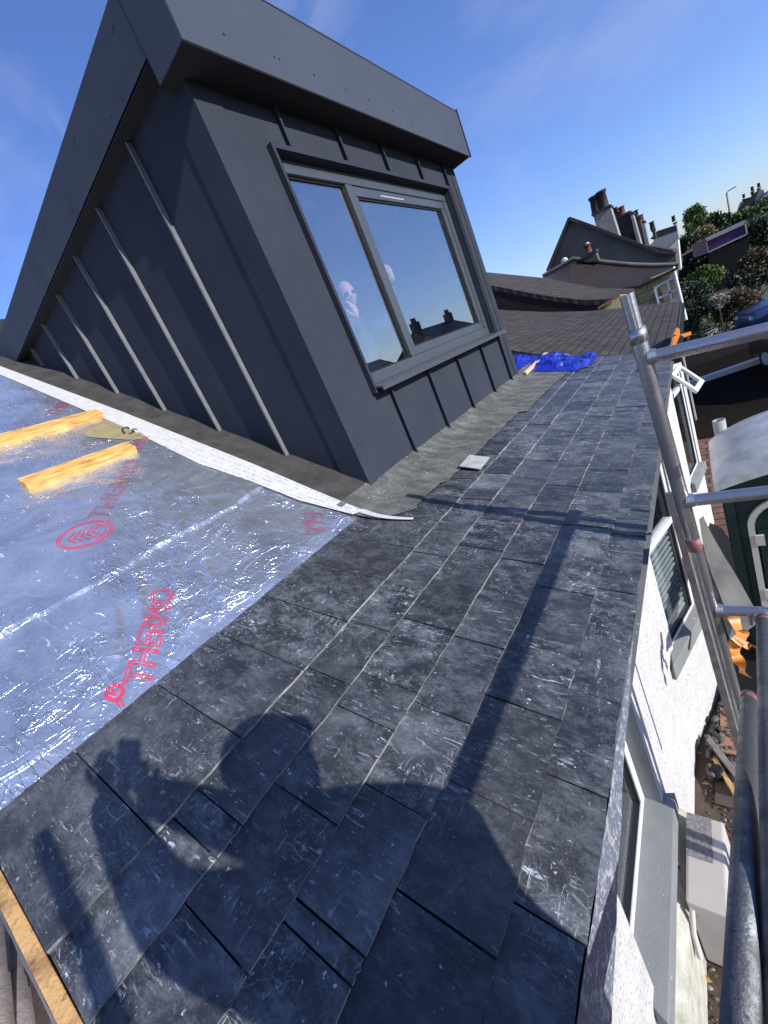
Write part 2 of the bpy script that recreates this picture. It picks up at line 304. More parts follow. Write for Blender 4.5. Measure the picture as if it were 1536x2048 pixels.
def foil_mat():
    m = bpy.data.materials.new('foil_underlay'); m.use_nodes = True; n, l = m.node_tree.nodes, m.node_tree.links; b = n['Principled BSDF']
    v = mapped(n, l)
    f = ramp(n, l, noiset(n, l, v, 3.0, 8, 0.7, 0.6), 0.40, 0.68)
    c = mixc(n, l, f, (0.82, 0.88, 0.95), (0.52, 0.56, 0.63))
    # white rub marks
    vb = mapped(n, l, (5, 22, 5), (0, 0, 0.9)); s1 = ramp(n, l, noiset(n, l, vb, 2.0, 6, 0.65, 1.6), 0.63, 0.70)
    q = n.new('ShaderNodeMath'); q.operation = 'MULTIPLY'; q.inputs[1].default_value = 0.7; l.new(s1, q.inputs[0])
    c = mixc(n, l, q.outputs[0], c, (0.85, 0.87, 0.90)); l.new(c, b.inputs['Base Color'])
    b.inputs['Metallic'].default_value = 0.85
    mr = n.new('ShaderNodeMapRange'); mr.inputs[3].default_value = 0.12; mr.inputs[4].default_value = 0.36; l.new(noiset(n, l, v, 5, 6, 0.7), mr.inputs[0])
    ad = n.new('ShaderNodeMath'); ad.operation = 'ADD'; l.new(mr.outputs[0], ad.inputs[0]); l.new(q.outputs[0], ad.inputs[1]); l.new(ad.outputs[0], b.inputs['Roughness'])
    bp = n.new('ShaderNodeBump'); bp.inputs['Strength'].default_value = 0.5; bp.inputs['Distance'].default_value = 0.004
    vo = n.new('ShaderNodeTexVoronoi'); vo.feature = 'F1'; vo.inputs['Scale'].default_value = 16
    dn = n.new('ShaderNodeTexNoise'); dn.inputs['Scale'].default_value = 7; l.new(v, dn.inputs[0]); va = n.new('ShaderNodeVectorMath'); va.operation = 'ADD'; l.new(v, va.inputs[0])
    vs_ = n.new('ShaderNodeVectorMath'); vs_.operation = 'SCALE'; vs_.inputs['Scale'].default_value = 0.25; l.new(dn.outputs['Color'], vs_.inputs[0]); l.new(vs_.outputs[0], va.inputs[1]); l.new(va.outputs[0], vo.inputs[0])
    ad2 = n.new('ShaderNodeMath'); ad2.operation = 'ADD'; l.new(vo.outputs['Distance'], ad2.inputs[0]); l.new(noiset(n, l, mapped(n, l, (1, 2.5, 1), (0, 0, 0.8)), 30, 6, 0.7, 1), ad2.inputs[1])
    v2 = n.new('ShaderNodeTexVoronoi'); v2.feature = 'DISTANCE_TO_EDGE'; v2.inputs['Scale'].default_value = 5.5
    dn2 = n.new('ShaderNodeTexNoise'); dn2.inputs['Scale'].default_value = 3.5; dn2.inputs['Detail'].default_value = 5; l.new(v, dn2.inputs[0]); vs3 = n.new('ShaderNodeVectorMath'); vs3.operation = 'SCALE'; vs3.inputs['Scale'].default_value = 0.7; l.new(dn2.outputs['Color'], vs3.inputs[0])
    va2 = n.new('ShaderNodeVectorMath'); va2.operation = 'ADD'; l.new(mapped(n, l, (1, 1.8, 1), (0, 0, 0.7)), va2.inputs[0]); l.new(vs3.outputs[0], va2.inputs[1]); l.new(va2.outputs[0], v2.inputs[0])
    cr2 = ramp(n, l, v2.outputs['Distance'], 0.0, 0.05, (1, 1, 1, 1), (0, 0, 0, 1)); mk = ramp(n, l, noiset(n, l, v, 2.0, 4, 0.6), 0.45, 0.6)
    mm = n.new('ShaderNodeMath'); mm.operation = 'MULTIPLY'; l.new(cr2, mm.inputs[0]); l.new(mk, mm.inputs[1])
    hsum = mm.outputs[0]
    for sc_, rt, scl3, wd in (((1, 3.2, 1), 0.7, 2.2, 0.035), ((2.6, 1, 1), 0.2, 2.6, 0.03), ((1, 2.0, 1), 1.3, 6.0, 0.04)):
        nn = noiset(n, l, mapped(n, l, sc_, (0, 0, rt)), scl3, 3, 0.5, 1.4); a1 = n.new('ShaderNodeMath'); a1.operation = 'SUBTRACT'; a1.inputs[1].default_value = 0.5; l.new(nn, a1.inputs[0]); a2 = n.new('ShaderNodeMath'); a2.operation = 'ABSOLUTE'; l.new(a1.outputs[0], a2.inputs[0])
        rg = ramp(n, l, a2.outputs[0], 0.0, wd, (1, 1, 1, 1), (0, 0, 0, 1)); a4 = n.new('ShaderNodeMath'); a4.operation = 'MULTIPLY_ADD'; a4.inputs[1].default_value = 1.6; l.new(rg, a4.inputs[0]); l.new(hsum, a4.inputs[2]); hsum = a4.outputs[0]
    b2 = n.new('ShaderNodeBump'); mk3 = ramp(n, l, noiset(n, l, v, 1.6, 5, 0.65, 0.8), 0.41, 0.60); mz = n.new('ShaderNodeMath'); mz.operation = 'MULTIPLY'; l.new(hsum, mz.inputs[0]); l.new(mk3, mz.inputs[1])
    b2.inputs['Strength'].default_value = 0.85; b2.inputs['Distance'].default_value = 0.0024; l.new(mz.outputs[0], b2.inputs['Height'])
    l.new(ad2.outputs[0], bp.inputs['Height']); l.new(b2.outputs[0], bp.inputs['Normal']); l.new(bp.outputs[0], b.inputs['Normal'])
    return m
M['foil'] = foil_mat()
def glass_mat(name, refl, tint, dirt=0.04):
    m = bpy.data.materials.new(name); m.use_nodes = True; n, l = m.node_tree.nodes, m.node_tree.links; n.remove(n['Principled BSDF']); out = n['Material Output']
    g = n.new('ShaderNodeBsdfGlossy'); g.inputs['Roughness'].default_value = 0.004; g.inputs['Color'].default_value = (0.86, 0.87, 0.87, 1)
    t = n.new('ShaderNodeBsdfTransparent'); t.inputs['Color'].default_value = (*tint, 1)
    mx_ = n.new('ShaderNodeMixShader'); lw = n.new('ShaderNodeLayerWeight'); lw.inputs['Blend'].default_value = 0.4
    mr = n.new('ShaderNodeMapRange'); mr.inputs[3].default_value = refl; mr.inputs[4].default_value = refl + .3; l.new(lw.outputs['Facing'], mr.inputs[0]); l.new(mr.outputs[0], mx_.inputs[0])
    l.new(t.outputs[0], mx_.inputs[1]); l.new(g.outputs[0], mx_.inputs[2])
    df = n.new('ShaderNodeBsdfDiffuse'); df.inputs['Color'].default_value = (0.7, 0.72, 0.75, 1); m2 = n.new('ShaderNodeMixShader')
    v = mapped(n, l, (3, 3, 9), (0.5, 0, 0)); s_ = ramp(n, l, noiset(n, l, v, 2.5, 7, 0.7, 2), 0.56, 0.85); q = n.new('ShaderNodeMath'); q.operation = 'MULTIPLY'; q.inputs[1].default_value = dirt; l.new(s_, q.inputs[0])
    l.new(q.outputs[0], m2.inputs[0]); l.new(mx_.outputs[0], m2.inputs[1]); l.new(df.outputs[0], m2.inputs[2]); l.new(m2.outputs[0], out.inputs[0]); return m
M['glass'] = glass_mat('dormer_glass', 0.24, (0.99, 1.0, 1.0), 0.07)
M['wglass'] = glass_mat('house_glass', 0.10, (0.88, 0.92, 0.92), 0.05)
def leafmat(name, a, b_, tr=0.3):
    m = bpy.data.materials.new(name); m.use_nodes = True; n, l = m.node_tree.nodes, m.node_tree.links; b = n['Principled BSDF']
    g = n.new('ShaderNodeNewGeometry'); l.new(mixc(n, l, g.outputs['Random Per Island'], a, b_), b.inputs['Base Color']); b.inputs['Roughness'].default_value = 0.6
    return m
M['lf_dark'] = leafmat('dark_leaves', (0.006, 0.015, 0.005), (0.020, 0.040, 0.012))
M['lf_mid'] = leafmat('mid_leaves', (0.025, 0.055, 0.010), (0.11, 0.17, 0.03))
M['lf_olive'] = leafmat('olive_leaves', (0.03, 0.04, 0.018), (0.09, 0.10, 0.05))
M['lf_brown'] = leafmat('brown_leaves', (0.035, 0.025, 0.012), (0.10, 0.065, 0.025))
M['lf_white'] = leafmat('pale_flowers', (0.10, 0.08, 0.06), (0.34, 0.28, 0.24))
M['lf_yellow'] = leafmat('yellow_blossom', (0.30, 0.25, 0.07), (0.08, 0.08, 0.03))
GZ = -3.0
# ================================================================== SETTING
g = MB(); g.add([(-400, -60, GZ), (400, -60, GZ), (400, 900, GZ), (-400, 900, GZ)], [(0, 1, 2, 3)])
tag(g.build('ground', M['dirt'], origin=(0, 0, GZ)), kind='structure')
g = MB(); g.add([(-0.6, 5.6, GZ + .006), (9, 5.6, GZ + .006), (9, 15.2, GZ + .006), (-0.6, 15.2, GZ + .006)], [(0, 1, 2, 3)])
tag(g.build('paved_drive', M['brick_paver'], origin=(3, 10, GZ + .006)), kind='structure')
g = MB(); g.add([(-1, 44, GZ + .008), (60, 30, GZ + .008), (60, 52, GZ + .008), (-1, 64, GZ + .008)], [(0, 1, 2, 3)])
tag(g.build('road', M['asphalt'], origin=(20, 40, GZ + .008)), kind='structure')
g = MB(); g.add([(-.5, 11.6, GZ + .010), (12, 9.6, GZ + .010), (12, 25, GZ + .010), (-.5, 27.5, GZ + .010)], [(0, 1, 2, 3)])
tag(g.build('painted_drive_shade', M['drive_shade'], origin=(3, 16, GZ + .01)), kind='structure')  # near-black sheet laid over drive and garden ground as painted shade
g = MB(); g.add([(0.0, 28, GZ + .008), (12, 28, GZ + .008), (12, 44, GZ + .008), (0.0, 44, GZ + .008)], [(0, 1, 2, 3)])
tag(g.build('lawn', M['grass'], origin=(3, 30, GZ + .008)), kind='structure')
g = MB()    # grassy bank on the far side of the road
g.prism([(4, 58, GZ), (4, 64, 1.2), (4, 100, 1.6), (4, 100, GZ)], (80, 0, 0)); tag(g.build('grass_bank', M['grass']), kind='structure')

# ================================================================== HOUSE
house = empty('house', (-0.28, 0, GZ), 'white rendered house being re-roofed, slates on its lower roof and silver foil above', 'house')
# --- slates
sl_ = MB(); ROWS = [0, .138, .363, .556, .787, .987, 1.14, 1.33]
Y0, Y1 = -0.208, 6.55
def slate(s0, s1, ya, yb, th=.009, lift=0.0, rag=.004):
    k = 5; bot0 = .006 + lift; top0 = bot0 + th; a = rnd(-.0015, .0015)
    tail = [(s0 + rnd(-rag, rag) * (0.4 if j in (0, k) else 1), ya + (yb - ya) * j / k) for j in range(k + 1)]
    vs = []
    for s, y in tail: vs += [low(s, y, top0 + a + rnd(-.0006, .0006)), low(s + .001, y, bot0 + a - .004)]
    vs += [low(s1, ya + rnd(-.002, .002), .0075 + lift * .5), low(s1, yb + rnd(-.002, .002), .0075 + lift * .5), low(s1, ya, .001), low(s1, yb, .001)]
    n = 2 * (k + 1); fs = [tuple([2 * j for j in range(k + 1)][::-1] + [n, n + 1])]
    tl_ = [(2 * j, 2 * j + 2, 2 * j + 3, 2 * j + 1) for j in range(k)]
    fs += [(0, 1, n + 2, n), (2 * k, n + 1, n + 3, 2 * k + 1)]
    b0 = len(sl_.v); sl_.add(vs, fs)
    for f in tl_: sl_.f.append([b0 + i for i in f]); sl_.m.append(1); sl_.sm.append(False)
forced = {0: [.09, .37, .66, .945], 1: [-.03, .27, .53, .82], 2: [.10, .145, .42, .70], 3: [.006, .30, .58], 4: [.10, .18, .47], 5: [.05, .345, .64]}
for ri, s0 in enumerate(ROWS[:7]):
    s1 = ROWS[ri + 1] + .03
    top = (ri == 5)
    ys = [Y0] + [q for q in forced.get(ri, [])]
    if ri == 6: ys = [1.82]
    y = ys[-1]
    while y < Y1 - .12:
        w = rnd(.255, .315) if random.random() > .12 else rnd(.11, .2)
        y = min(Y1, y + w); ys.append(y)
    if ys[-1] < Y1: ys.append(Y1)
    for a, b in zip(ys[:-1], ys[1:]):
        e = s1
        if ri == 5 and a < 1.73: e = 1.507
        if ri == 6: continue
        if ri == 5 and a >= 1.73: e = 1.36
        slate(s0, e, a + .0022, b - .0022, lift=rnd(0, .0065))
sl_.build('slate_roofing', [M['slate'], M['slate_edge']], house)
b = MB()                                         # solid roof body beneath the slates and foil
pr = [low(.012, 0, -.002), low(1.507, 0, -.002), up(8.2, 0, -.014), up(8.2, 0, -.20), low(1.507, 0, -.20), low(.012, 0, -.13)]
b.prism([p + Vector((0, Y0 + .004, 0)) for p in pr], (0, Y1 - Y0 - .004, 0)); b.build('roof_deck', M['slate_under'], house)
# --- foil underlay with real wrinkles
def hf(s, y):
    wx = .35 * noise.noise(Vector((s * 1.7, y * 1.7, 30))); wy = .35 * noise.noise(Vector((s * 1.7, y * 1.7, 40)))
    S, Y = s + wx, y + wy
    h = .007 * noise.fractal(Vector((S * 1.6, Y * 2.0, 3)), 0.9, 2.2, 4)
    w = max(0, noise.noise(Vector((s * 1.3, y * 1.3, 20))) + .15)
    hot = math.exp(-((s - .85) ** 2 / .30 + (y - 1.05) ** 2 / .20))
    r1 = 1 - 2 * abs(noise.noise(Vector((S * 1.3 + Y * 1.1, (Y * 1.2 - S * .9) * 3.4, 1))))
    r2 = 1 - 2 * abs(noise.noise(Vector((S * 4.6 - Y * 1.2, S * 1.5 + Y * 3.0, 6))))
    h += .007 * (.5 + .5 * hot + 1.4 * w) * max(0, r1 - .5) * 2 + .006 * (.5 + .6 * hot + w) * max(0, r2 - .45) * 2
    h += .0028 * (1 - abs(noise.noise(Vector((S * 9 + Y * 4, Y * 11 - S * 5, 5)))) * 2) * (.5 + hot)
    h += .005 * noise.noise(Vector((s * 3.2 + y, y * 4.1 - s, 8)))
    if s > .70 + .012 * math.sin(y * 9): h += .013
    k = min(1, max(0, (1.78 - y) / .22)); return .010 + h * k
NS, NY, SM, YA, YB = 400, 230, 6.4, -0.235, 1.80
fo = MB(); vs = []; fs = []
for i in range(NS + 1):
    s = -.010 + (SM + .01) * (i / NS) ** 1.5
    for j in range(NY + 1):
        y = YA + (YB - YA) * j / NY; edge = min(1, (s + .012) / .10)
        vs.append(up(s, y, .008 + (hf(s, y) - .004) * edge))
for i in range(NS):
    for j in range(NY):
        q = i * (NY + 1) + j; fs.append((q, q + 1, q + NY + 2, q + NY + 1))
fo.add(vs, fs, 0, True); foil = fo.build('foil_underlay', M['foil'], house); tag(foil, 'silver blue foil underlay printed in pink')
# printed lettering, laid on the foil as thin ink lines
def on_foil(px, py): return Vector(uppx(px, py))
def text_lines(body, p_base, p_end, p_top, material, wid, name='printed_lettering'):
    cu = bpy.data.curves.new('text', 'FONT'); cu.body = body; cu.size = 1; cu.fill_mode = 'NONE'; cu.resolution_u = 3
    to = bpy.data.objects.new('text', cu); COL.objects.link(to)
    me = to.to_mesh(); vv = [Vector((v.co.x, v.co.y)) for v in me.vertices]; ee = [tuple(e.vertices) for e in me.edges]
    if not ee: ee = []
    x1 = max(v.x for v in vv); x0 = min(v.x for v in vv); yt = max(v.y for v in vv); yb = min(v.y for v in vv)
    to.to_mesh_clear(); bpy.data.objects.remove(to)
    e1, e2 = p_end - p_base, p_top - p_base
    P = [p_base + e1 * ((v.x - x0) / (x1 - x0)) + e2 * ((v.y - yb) / (yt - yb)) for v in vv]
    return lines(P, ee, material, wid, name)
def lines(P, ee, material, wid, name, mb=None):
    m_ = mb or MB()
    for a, c in ee:
        A, B_ = P[a], P[c]; L = (B_ - A).length
        if L < 1e-5: continue
        n_ = max(1, int(L / .02)); d = (B_ - A) / L; nn = Vector((-d.y, d.x)) * wid / 2
        pts = [A - d * wid * .3 + (B_ - A + d * wid * .6) * (k / n_) for k in range(n_ + 1)]
        H = lambda p: up(p.x, p.y, .008 + (hf(p.x, p.y) - .004) * min(1, max(0, (p.x + .012) / .10)) + .0035)
        for k in range(n_):
            a0, a1, b0, b1 = pts[k] + nn, pts[k] - nn, pts[k + 1] + nn, pts[k + 1] - nn
            if min(a0.x, a1.x, b0.x, b1.x) < .004: continue
            m_.add([H(a0), H(a1), H(b1), H(b0)], [(0, 1, 2, 3)])
    if mb is None: return m_.build(name, material, foil)
tb, te = on_foil(303, 1376), on_foil(352, 1186); tt = on_foil(248, 1372)
text_lines('THERMO', tb, te, tt, M['pink'], .0052)
e1, e2 = te - tb, tt - tb
text_lines('EX', on_foil(262, 1500), on_foil(292, 1402), on_foil(262, 1500) + e2 * .93, M['pink'], .0062)
# registered mark and logo
def circ(c, ra, n=28, k2=None): return [c + e1.normalized() * ra * math.cos(2 * math.pi * i / n) + (k2 or e2.normalized()) * ra * math.sin(2 * math.pi * i / n) for i in range(n)]
lg = MB()
c0 = on_foil(232, 1390)
for ra in (.034, .026): lines(circ(c0, ra), [(i, (i + 1) % 28) for i in range(28)], None, .006, '', lg)
text_c = c0
lines([c0 + e1.normalized() * -.01 + e2.normalized() * -.012, c0 + e1.normalized() * -.01 + e2.normalized() * .012, c0 + e1.normalized() * .01 + e2.normalized() * .008, c0 + e1.normalized() * -.01, c0 + e1.normalized() * .012 + e2.normalized() * -.012], [(0, 1), (1, 2), (2, 3), (3, 4)], None, .005, '', lg)
lg.build('printed_registered_mark', M['pink'], foil)
lg = MB(); c0 = on_foil(176, 1079); R_ = (on_foil(232, 1056) - on_foil(124, 1096)).length / 2
u1 = (on_foil(232, 1062) - on_foil(124, 1094)).normalized(); u2 = Vector((-u1.y, u1.x))
def crc(ra, kx=1, ky=.9, n=40, a0=0, a1=2 * math.pi): return [c0 + u1 * ra * kx * math.cos(a0 + (a1 - a0) * i / n) + u2 * ra * ky * math.sin(a0 + (a1 - a0) * i / n) for i in range(n + 1)]
for ra in (R_, R_ * .90): lines(crc(ra), [(i, i + 1) for i in range(40)], None, .0055, '', lg)
lines(crc(R_ * .72, a0=-.9, a1=1.1, n=14), [(i, i + 1) for i in range(14)], None, .0055, '', lg)
for k in range(5):
    o_ = c0 + u1 * R_ * (-.62 + .22 * k)
    lines([o_ + u2 * R_ * .42 + u1 * R_ * .26, o_ + u2 * 0, o_ - u2 * R_ * .40 + u1 * R_ * .26], [(0, 1), (1, 2)], None, .006, '', lg)
lg.build('printed_logo', M['pink'], foil)
t2 = on_foil(215, 1050); text_lines('THERMO', t2, t2 + (on_foil(286, 930) - t2), t2 + e2 * 1.0, M['redprint'], .0040)
t3 = on_foil(285, 905); text_lines('EX', t3, t3 + (on_foil(303, 876) - t3) * 1.6, t3 + e2 * 1.0, M['redprint'], .007)
t4 = on_foil(652, 1076); text_lines('TH', t4, t4 + e1 * .42, t4 + e2 * 1.0, M['redprint'], .0045)
t5 = on_foil(116, 838); text_lines('THERMO', t5, t5 + e1 * 1.2, t5 + e2 * 1.0, M['redprint'], .006)
# tan board showing through a tear in the foil
def patch(pts, h, mb, mi=0): mb.add([up(*p, hf(*p) + h) for p in pts], [tuple(range(len(pts)))], mi)
tn = MB()
def curve_patch(mb, pl, n, dz):      # ruled strip between two photo-measured edges, sampled on the foil
    A, B_ = pl; vs = []; fs = []
    def sample(L, t):
        t *= len(L) - 1; i = min(int(t), len(L) - 2); return L[i].lerp(L[i + 1], t - i)
    W_ = 5
    for i in range(n + 1):
        p, q = sample(A, i / n), sample(B_, i / n)
        for j in range(W_):
            r_ = p.lerp(q, j / (W_ - 1)); vs.append(up(r_.x, r_.y, (.022 if dz > .01 else max(.010, (hf(r_.x, r_.y)) * .9 + .004)) + dz + .0015 * noise.noise(Vector((r_.x * 9, r_.y * 9, 0)))))
    for i in range(n):
        for j in range(W_ - 1): q = i * W_ + j; fs.append((q, q + 1, q + W_ + 1, q + W_))
    mb.add(vs, fs, 0, True)
curve_patch(tn, ([on_foil(*p) for p in ((172, 876), (205, 850), (225, 836), (262, 842))], [on_foil(*p) for p in ((180, 882), (240, 885), (300, 888), (335, 886))]), 16, .007)
ob = tn.build('exposed_board', M['tan'], house); tag(ob, 'tan board showing through torn foil')
tl = MB()
def ink_path(pts, wd, dz=.012):
    for a, c in zip(pts[:-1], pts[1:]):
        A, B_ = on_foil(*a), on_foil(*c); d = (B_ - A).normalized(); nn = Vector((-d.y, d.x)) * wd / 2
        tl.add([up(*(A + nn), hf(*A) + dz), up(*(A - nn), hf(*A) + dz), up(*(B_ - nn), hf(*B_) + dz), up(*(B_ + nn), hf(*B_) + dz)], [(0, 1, 2, 3)])
ink_path([(262, 866), (256, 863), (249, 866), (248, 871), (253, 876)], .012, .018); ink_path([(277, 868), (270, 866), (267, 870), (272, 872), (267, 875), (261, 877)], .012, .018)
tl.build('board_marking', M['ink'], ob)
# white seam tape along the dormer
tp = MB()
TA = [on_foil(*p) for p in ((-40, 722), (100, 775), (250, 832), (400, 893), (505, 935), (620, 985), (727, 1030))]
TB = [on_foil(*p) for p in ((-40, 737), (100, 797), (265, 868), (400, 936), (500, 970), (600, 1010), (706, 1038))]
curve_patch(tp, (TA, TB), 90, .014); tape = tp.build('seam_tape', M['tape'], house); tag(tape, 'white printed tape along the foil edge')
pm = MB(); random.seed(3)
for i in range(150):
    for j in range(4):
        t = (i + rnd(.1, .4)) / 150; k = t * 6; a = int(k); p = TA[a].lerp(TA[min(a + 1, 6)], k - a); q = TB[a].lerp(TB[min(a + 1, 6)], k - a)
        c_ = p.lerp(q, .14 + .24 * j); d = (TA[-1] - TA[0]).normalized() * rnd(.004, .009); e = Vector((-d.y, d.x)).normalized() * .0016
        if random.random() < .4: continue
        h_ = .022 + .014 + .0035
        pm.add([up(*(c_ - d + e), h_), up(*(c_ - d - e), h_), up(*(c_ + d - e), h_), up(*(c_ + d + e), h_)], [(0, 1, 2, 3)])
tag(pm.build('tape_print', M['grey_plastic'], tape), kind='stuff')
tw = MB(); a_, b_ = Vector(lowpx(722, 1028)), Vector(lowpx(828, 1046)); prev = None   # the tail of the tape bends over onto the apron
vs = []; fs = []
for i in range(13):
    t = i / 12; c_ = a_.lerp(b_, t); c_.y -= .03 * math.sin(t * math.pi)
    for sgn in (-1, 1): vs.append(low(c_.x, c_.y + sgn * (.012 + .012 * (1 - t)), .030))
    if i: q = (i - 1) * 2; fs.append((q, q + 1, q + 3, q + 2))
tw.add(vs, fs, 0, True); tw.build('tape_tail', M['tape'], house)
# black felt along the cheek and mortar-grey apron in front of the dormer
fe = MB(); FA = [on_foil(*p) for p in ((20, 700), (100, 742), (250, 800), (400, 855), (600, 930), (745, 985))]
vs = []; fs = []
n = 60
for i in range(n + 1):
    k = i / n * 6 * .999; a = int(k); q = TA[a].lerp(TA[a + 1], k - a); s = max(q.x, .122)
    for j in range(7):
        y = (q.y - .01) + (2.12 - q.y + .01) * j / 6; vs.append(up(s, y, .026 + .008 * noise.noise(Vector((s * 5, y * 8, 2))) + .03 * (j / 6) ** 3))
for i in range(n):
    for j in range(6): q = i * 7 + j; fs.append((q, q + 1, q + 8, q + 7))
fe.add(vs, fs, 0, True); tag(fe.build('felt_flashing', M['felt'], house), 'black felt upstand beside the dormer cheek')
ap = MB(); vs = []; fs = []; n = 130; yst = 1.70
for i in range(n + 1):
    y = yst + (6.45 - yst) * i / n
    sl0 = (1.205 if y < 2.25 else 1.16 if y < 3.9 else 1.09) + .012 * noise.noise(Vector((y * 7, 0, 0))) - .10 * max(0, (y - 5) / 1.4)
    if y < 1.9: sl0 = 1.16 + (1.9 - y) * .9
    for j in range(9):
        s = sl0 + (1.66 - sl0) * j / 8; lift = .024 + .004 * noise.noise(Vector((s * 6, y * 5, 1))) + (.022 * max(0, noise.noise(Vector((y * 6, 0, 4))) - .25) if j == 0 else 0)
        vs.append(low(s, y, lift if s < 1.5 else lift + (s - 1.5) * .35))
for i in range(n):
    for j in range(8): q = i * 9 + j; fs.append((q, q + 1, q + 10, q + 9))
ap.add(vs, fs, 0, True); tag(ap.build('lead_apron', M['concrete'], house), 'dusty grey apron in front of the dormer')
# eaves membrane hanging below the lowest slates, verge board at the gable edge
em = MB(); prof = [(-.6, .25), (.1, .235), (.36, .205), (.59, .135), (.74, .095), (1.0, .05), (1.25, .015)]
vs = []; fs = []
for i in range(61):
    y = -.6 + 1.85 * i / 60
    for k in range(len(prof) - 1):
        if prof[k][0] <= y <= prof[k + 1][0] + 1e-6: t = (y - prof[k][0]) / (prof[k + 1][0] - prof[k][0]); dr = prof[k][1] * (1 - t) + prof[k + 1][1] * t
    for j in range(8): vs.append((.001 + .004 * noise.noise(Vector((y * 8, j * .6, 0))), max(y, Y0), -.006 - dr * j / 7))
for i in range(60):
    for j in range(7): q = i * 8 + j; fs.append((q, q + 1, q + 9, q + 8))
em.add(vs, fs, 0, True); tag(em.build('eaves_membrane', M['membrane'], house), 'silvery membrane strip hanging at the eaves')
vb = MB(); vb.hexa([low(-.02, -.242, -.05), low(1.6, -.242, -.05), low(1.6, -.212, -.05), low(-.02, -.212, -.05)], [low(-.02, -.242, -.006), low(1.6, -.242, -.006), low(1.6, -.212, -.006), low(-.02, -.212, -.006)])
tag(vb.build('verge_board', M['osb'], house, bevel=.003), 'stained wooden board along the gable edge')
fs_ = MB(); vs = []; fs = []
for i in range(31):
    s = -.02 + 1.5 * i / 30
    for j in range(5): vs.append(low(s, -.246 - .009 * j, -.03 - .035 * j) + Vector((0, .004 * noise.noise(Vector((s * 20, j, 0))), 0)))
for i in range(30):
    for j in range(4): q = i * 5 + j; fs.append((q, q + 1, q + 6, q + 5))
fs_.add(vs, fs, 0, True); fs_.build('verge_membrane', M['foil'], house)
# --- walls
def wall_open(mb, p0, p1, z0, z1, u0, u1, v0, v1, dpt, outn):   # one wall face with a window hole and its reveals
    p0, p1 = Vector((*p0, 0)), Vector((*p1, 0)); L = (p1 - p0).length; e = (p1 - p0) / L; nrm = Vector((*outn, 0)).normalized()
    P = lambda u, z, dd=0: p0 + e * u - nrm * dd + Vector((0, 0, z))
    q = [P(0, z0), P(L, z0), P(L, z1), P(0, z1)]; h = [P(u0, v0), P(u1, v0), P(u1, v1), P(u0, v1)]; hb = [P(u0, v0, dpt), P(u1, v0, dpt), P(u1, v1, dpt), P(u0, v1, dpt)]
    mb.add(q + h, [(0, 1, 5, 4), (1, 2, 6, 5), (2, 3, 7, 6), (3, 0, 4, 7)], 0)
    mb.add(h + hb, [(0, 1, 5, 4), (1, 2, 6, 5), (2, 3, 7, 6), (3, 0, 4, 7)], 1)
    return P
wm = MB(); WT = -.11
Pa = wall_open(wm, (-.28, -.21), (-.28, 2.60), GZ, WT, 1.22, 2.12, -1.93, -.35, .15, (1, 0))
wm.add([(-.28, 2.6, GZ), (-.275, 2.9, GZ), (-.275, 2.9, WT), (-.28, 2.6, WT)], [(0, 1, 2, 3)])
wm.add([(-.275, 2.9, GZ), (-.262, 3.18, GZ), (-.262, 3.18, WT), (-.275, 2.9, WT)], [(0, 1, 2, 3)])
n1 = Vector((.62, -.19)).normalized()
Pb = wall_open(wm, (-.262, 3.18), (-.050, 3.95), GZ, WT, .07, .70, -1.88, -.16, .07, (n1.x, n1.y))
wm.add([(-.05, 3.95, GZ), (-.05, 4.6, GZ), (-.05, 4.6, WT), (-.05, 3.95, WT)], [(0, 1, 2, 3)])
wm.add([(-.05, 4.6, GZ), (-.17, 4.9, GZ), (-.17, 4.9, WT), (-.05, 4.6, WT)], [(0, 1, 2, 3)])
wm.add([(-.17, 4.9, GZ), (-.17, 6.3, GZ), (-.17, 6.3, WT), (-.17, 4.9, WT)], [(0, 1, 2, 3)])
Pc = wall_open(wm, (-.17, 6.3), (.02, 7.45), GZ, WT, .38, 1.02, -1.88, -.30, .07, (1, -.17))
wm.add([(.02, 7.45, GZ), (-.3, 7.9, GZ), (-.3, 7.9, WT), (.02, 7.45, WT)], [(0, 1, 2, 3)])
wm.add([(-.28, -.21, GZ), (-8, -.21, GZ), (-8, -.21, 4.2), (-1.5, -.21, .30), (-.28, -.21, -.1)], [(0, 1, 2, 3, 4)])
wm.add([(-.28, -.21, WT), (-.28, 6.55, WT), (-.01, 6.55, WT), (-.01, -.21, WT)], [(0, 1, 2, 3)], 1)
wm.build('wall', [M['render'], M['reveal']], house)
pl = MB(); pl.prism([(-.279, -.2, GZ), (-.225, -.2, GZ), (-.225, -.2, -2.42), (-.279, -.2, -2.36)], (0, 2.4, 0)); tag(pl.build('plinth', M['plinth'], house), 'stained bottom course of the white wall')
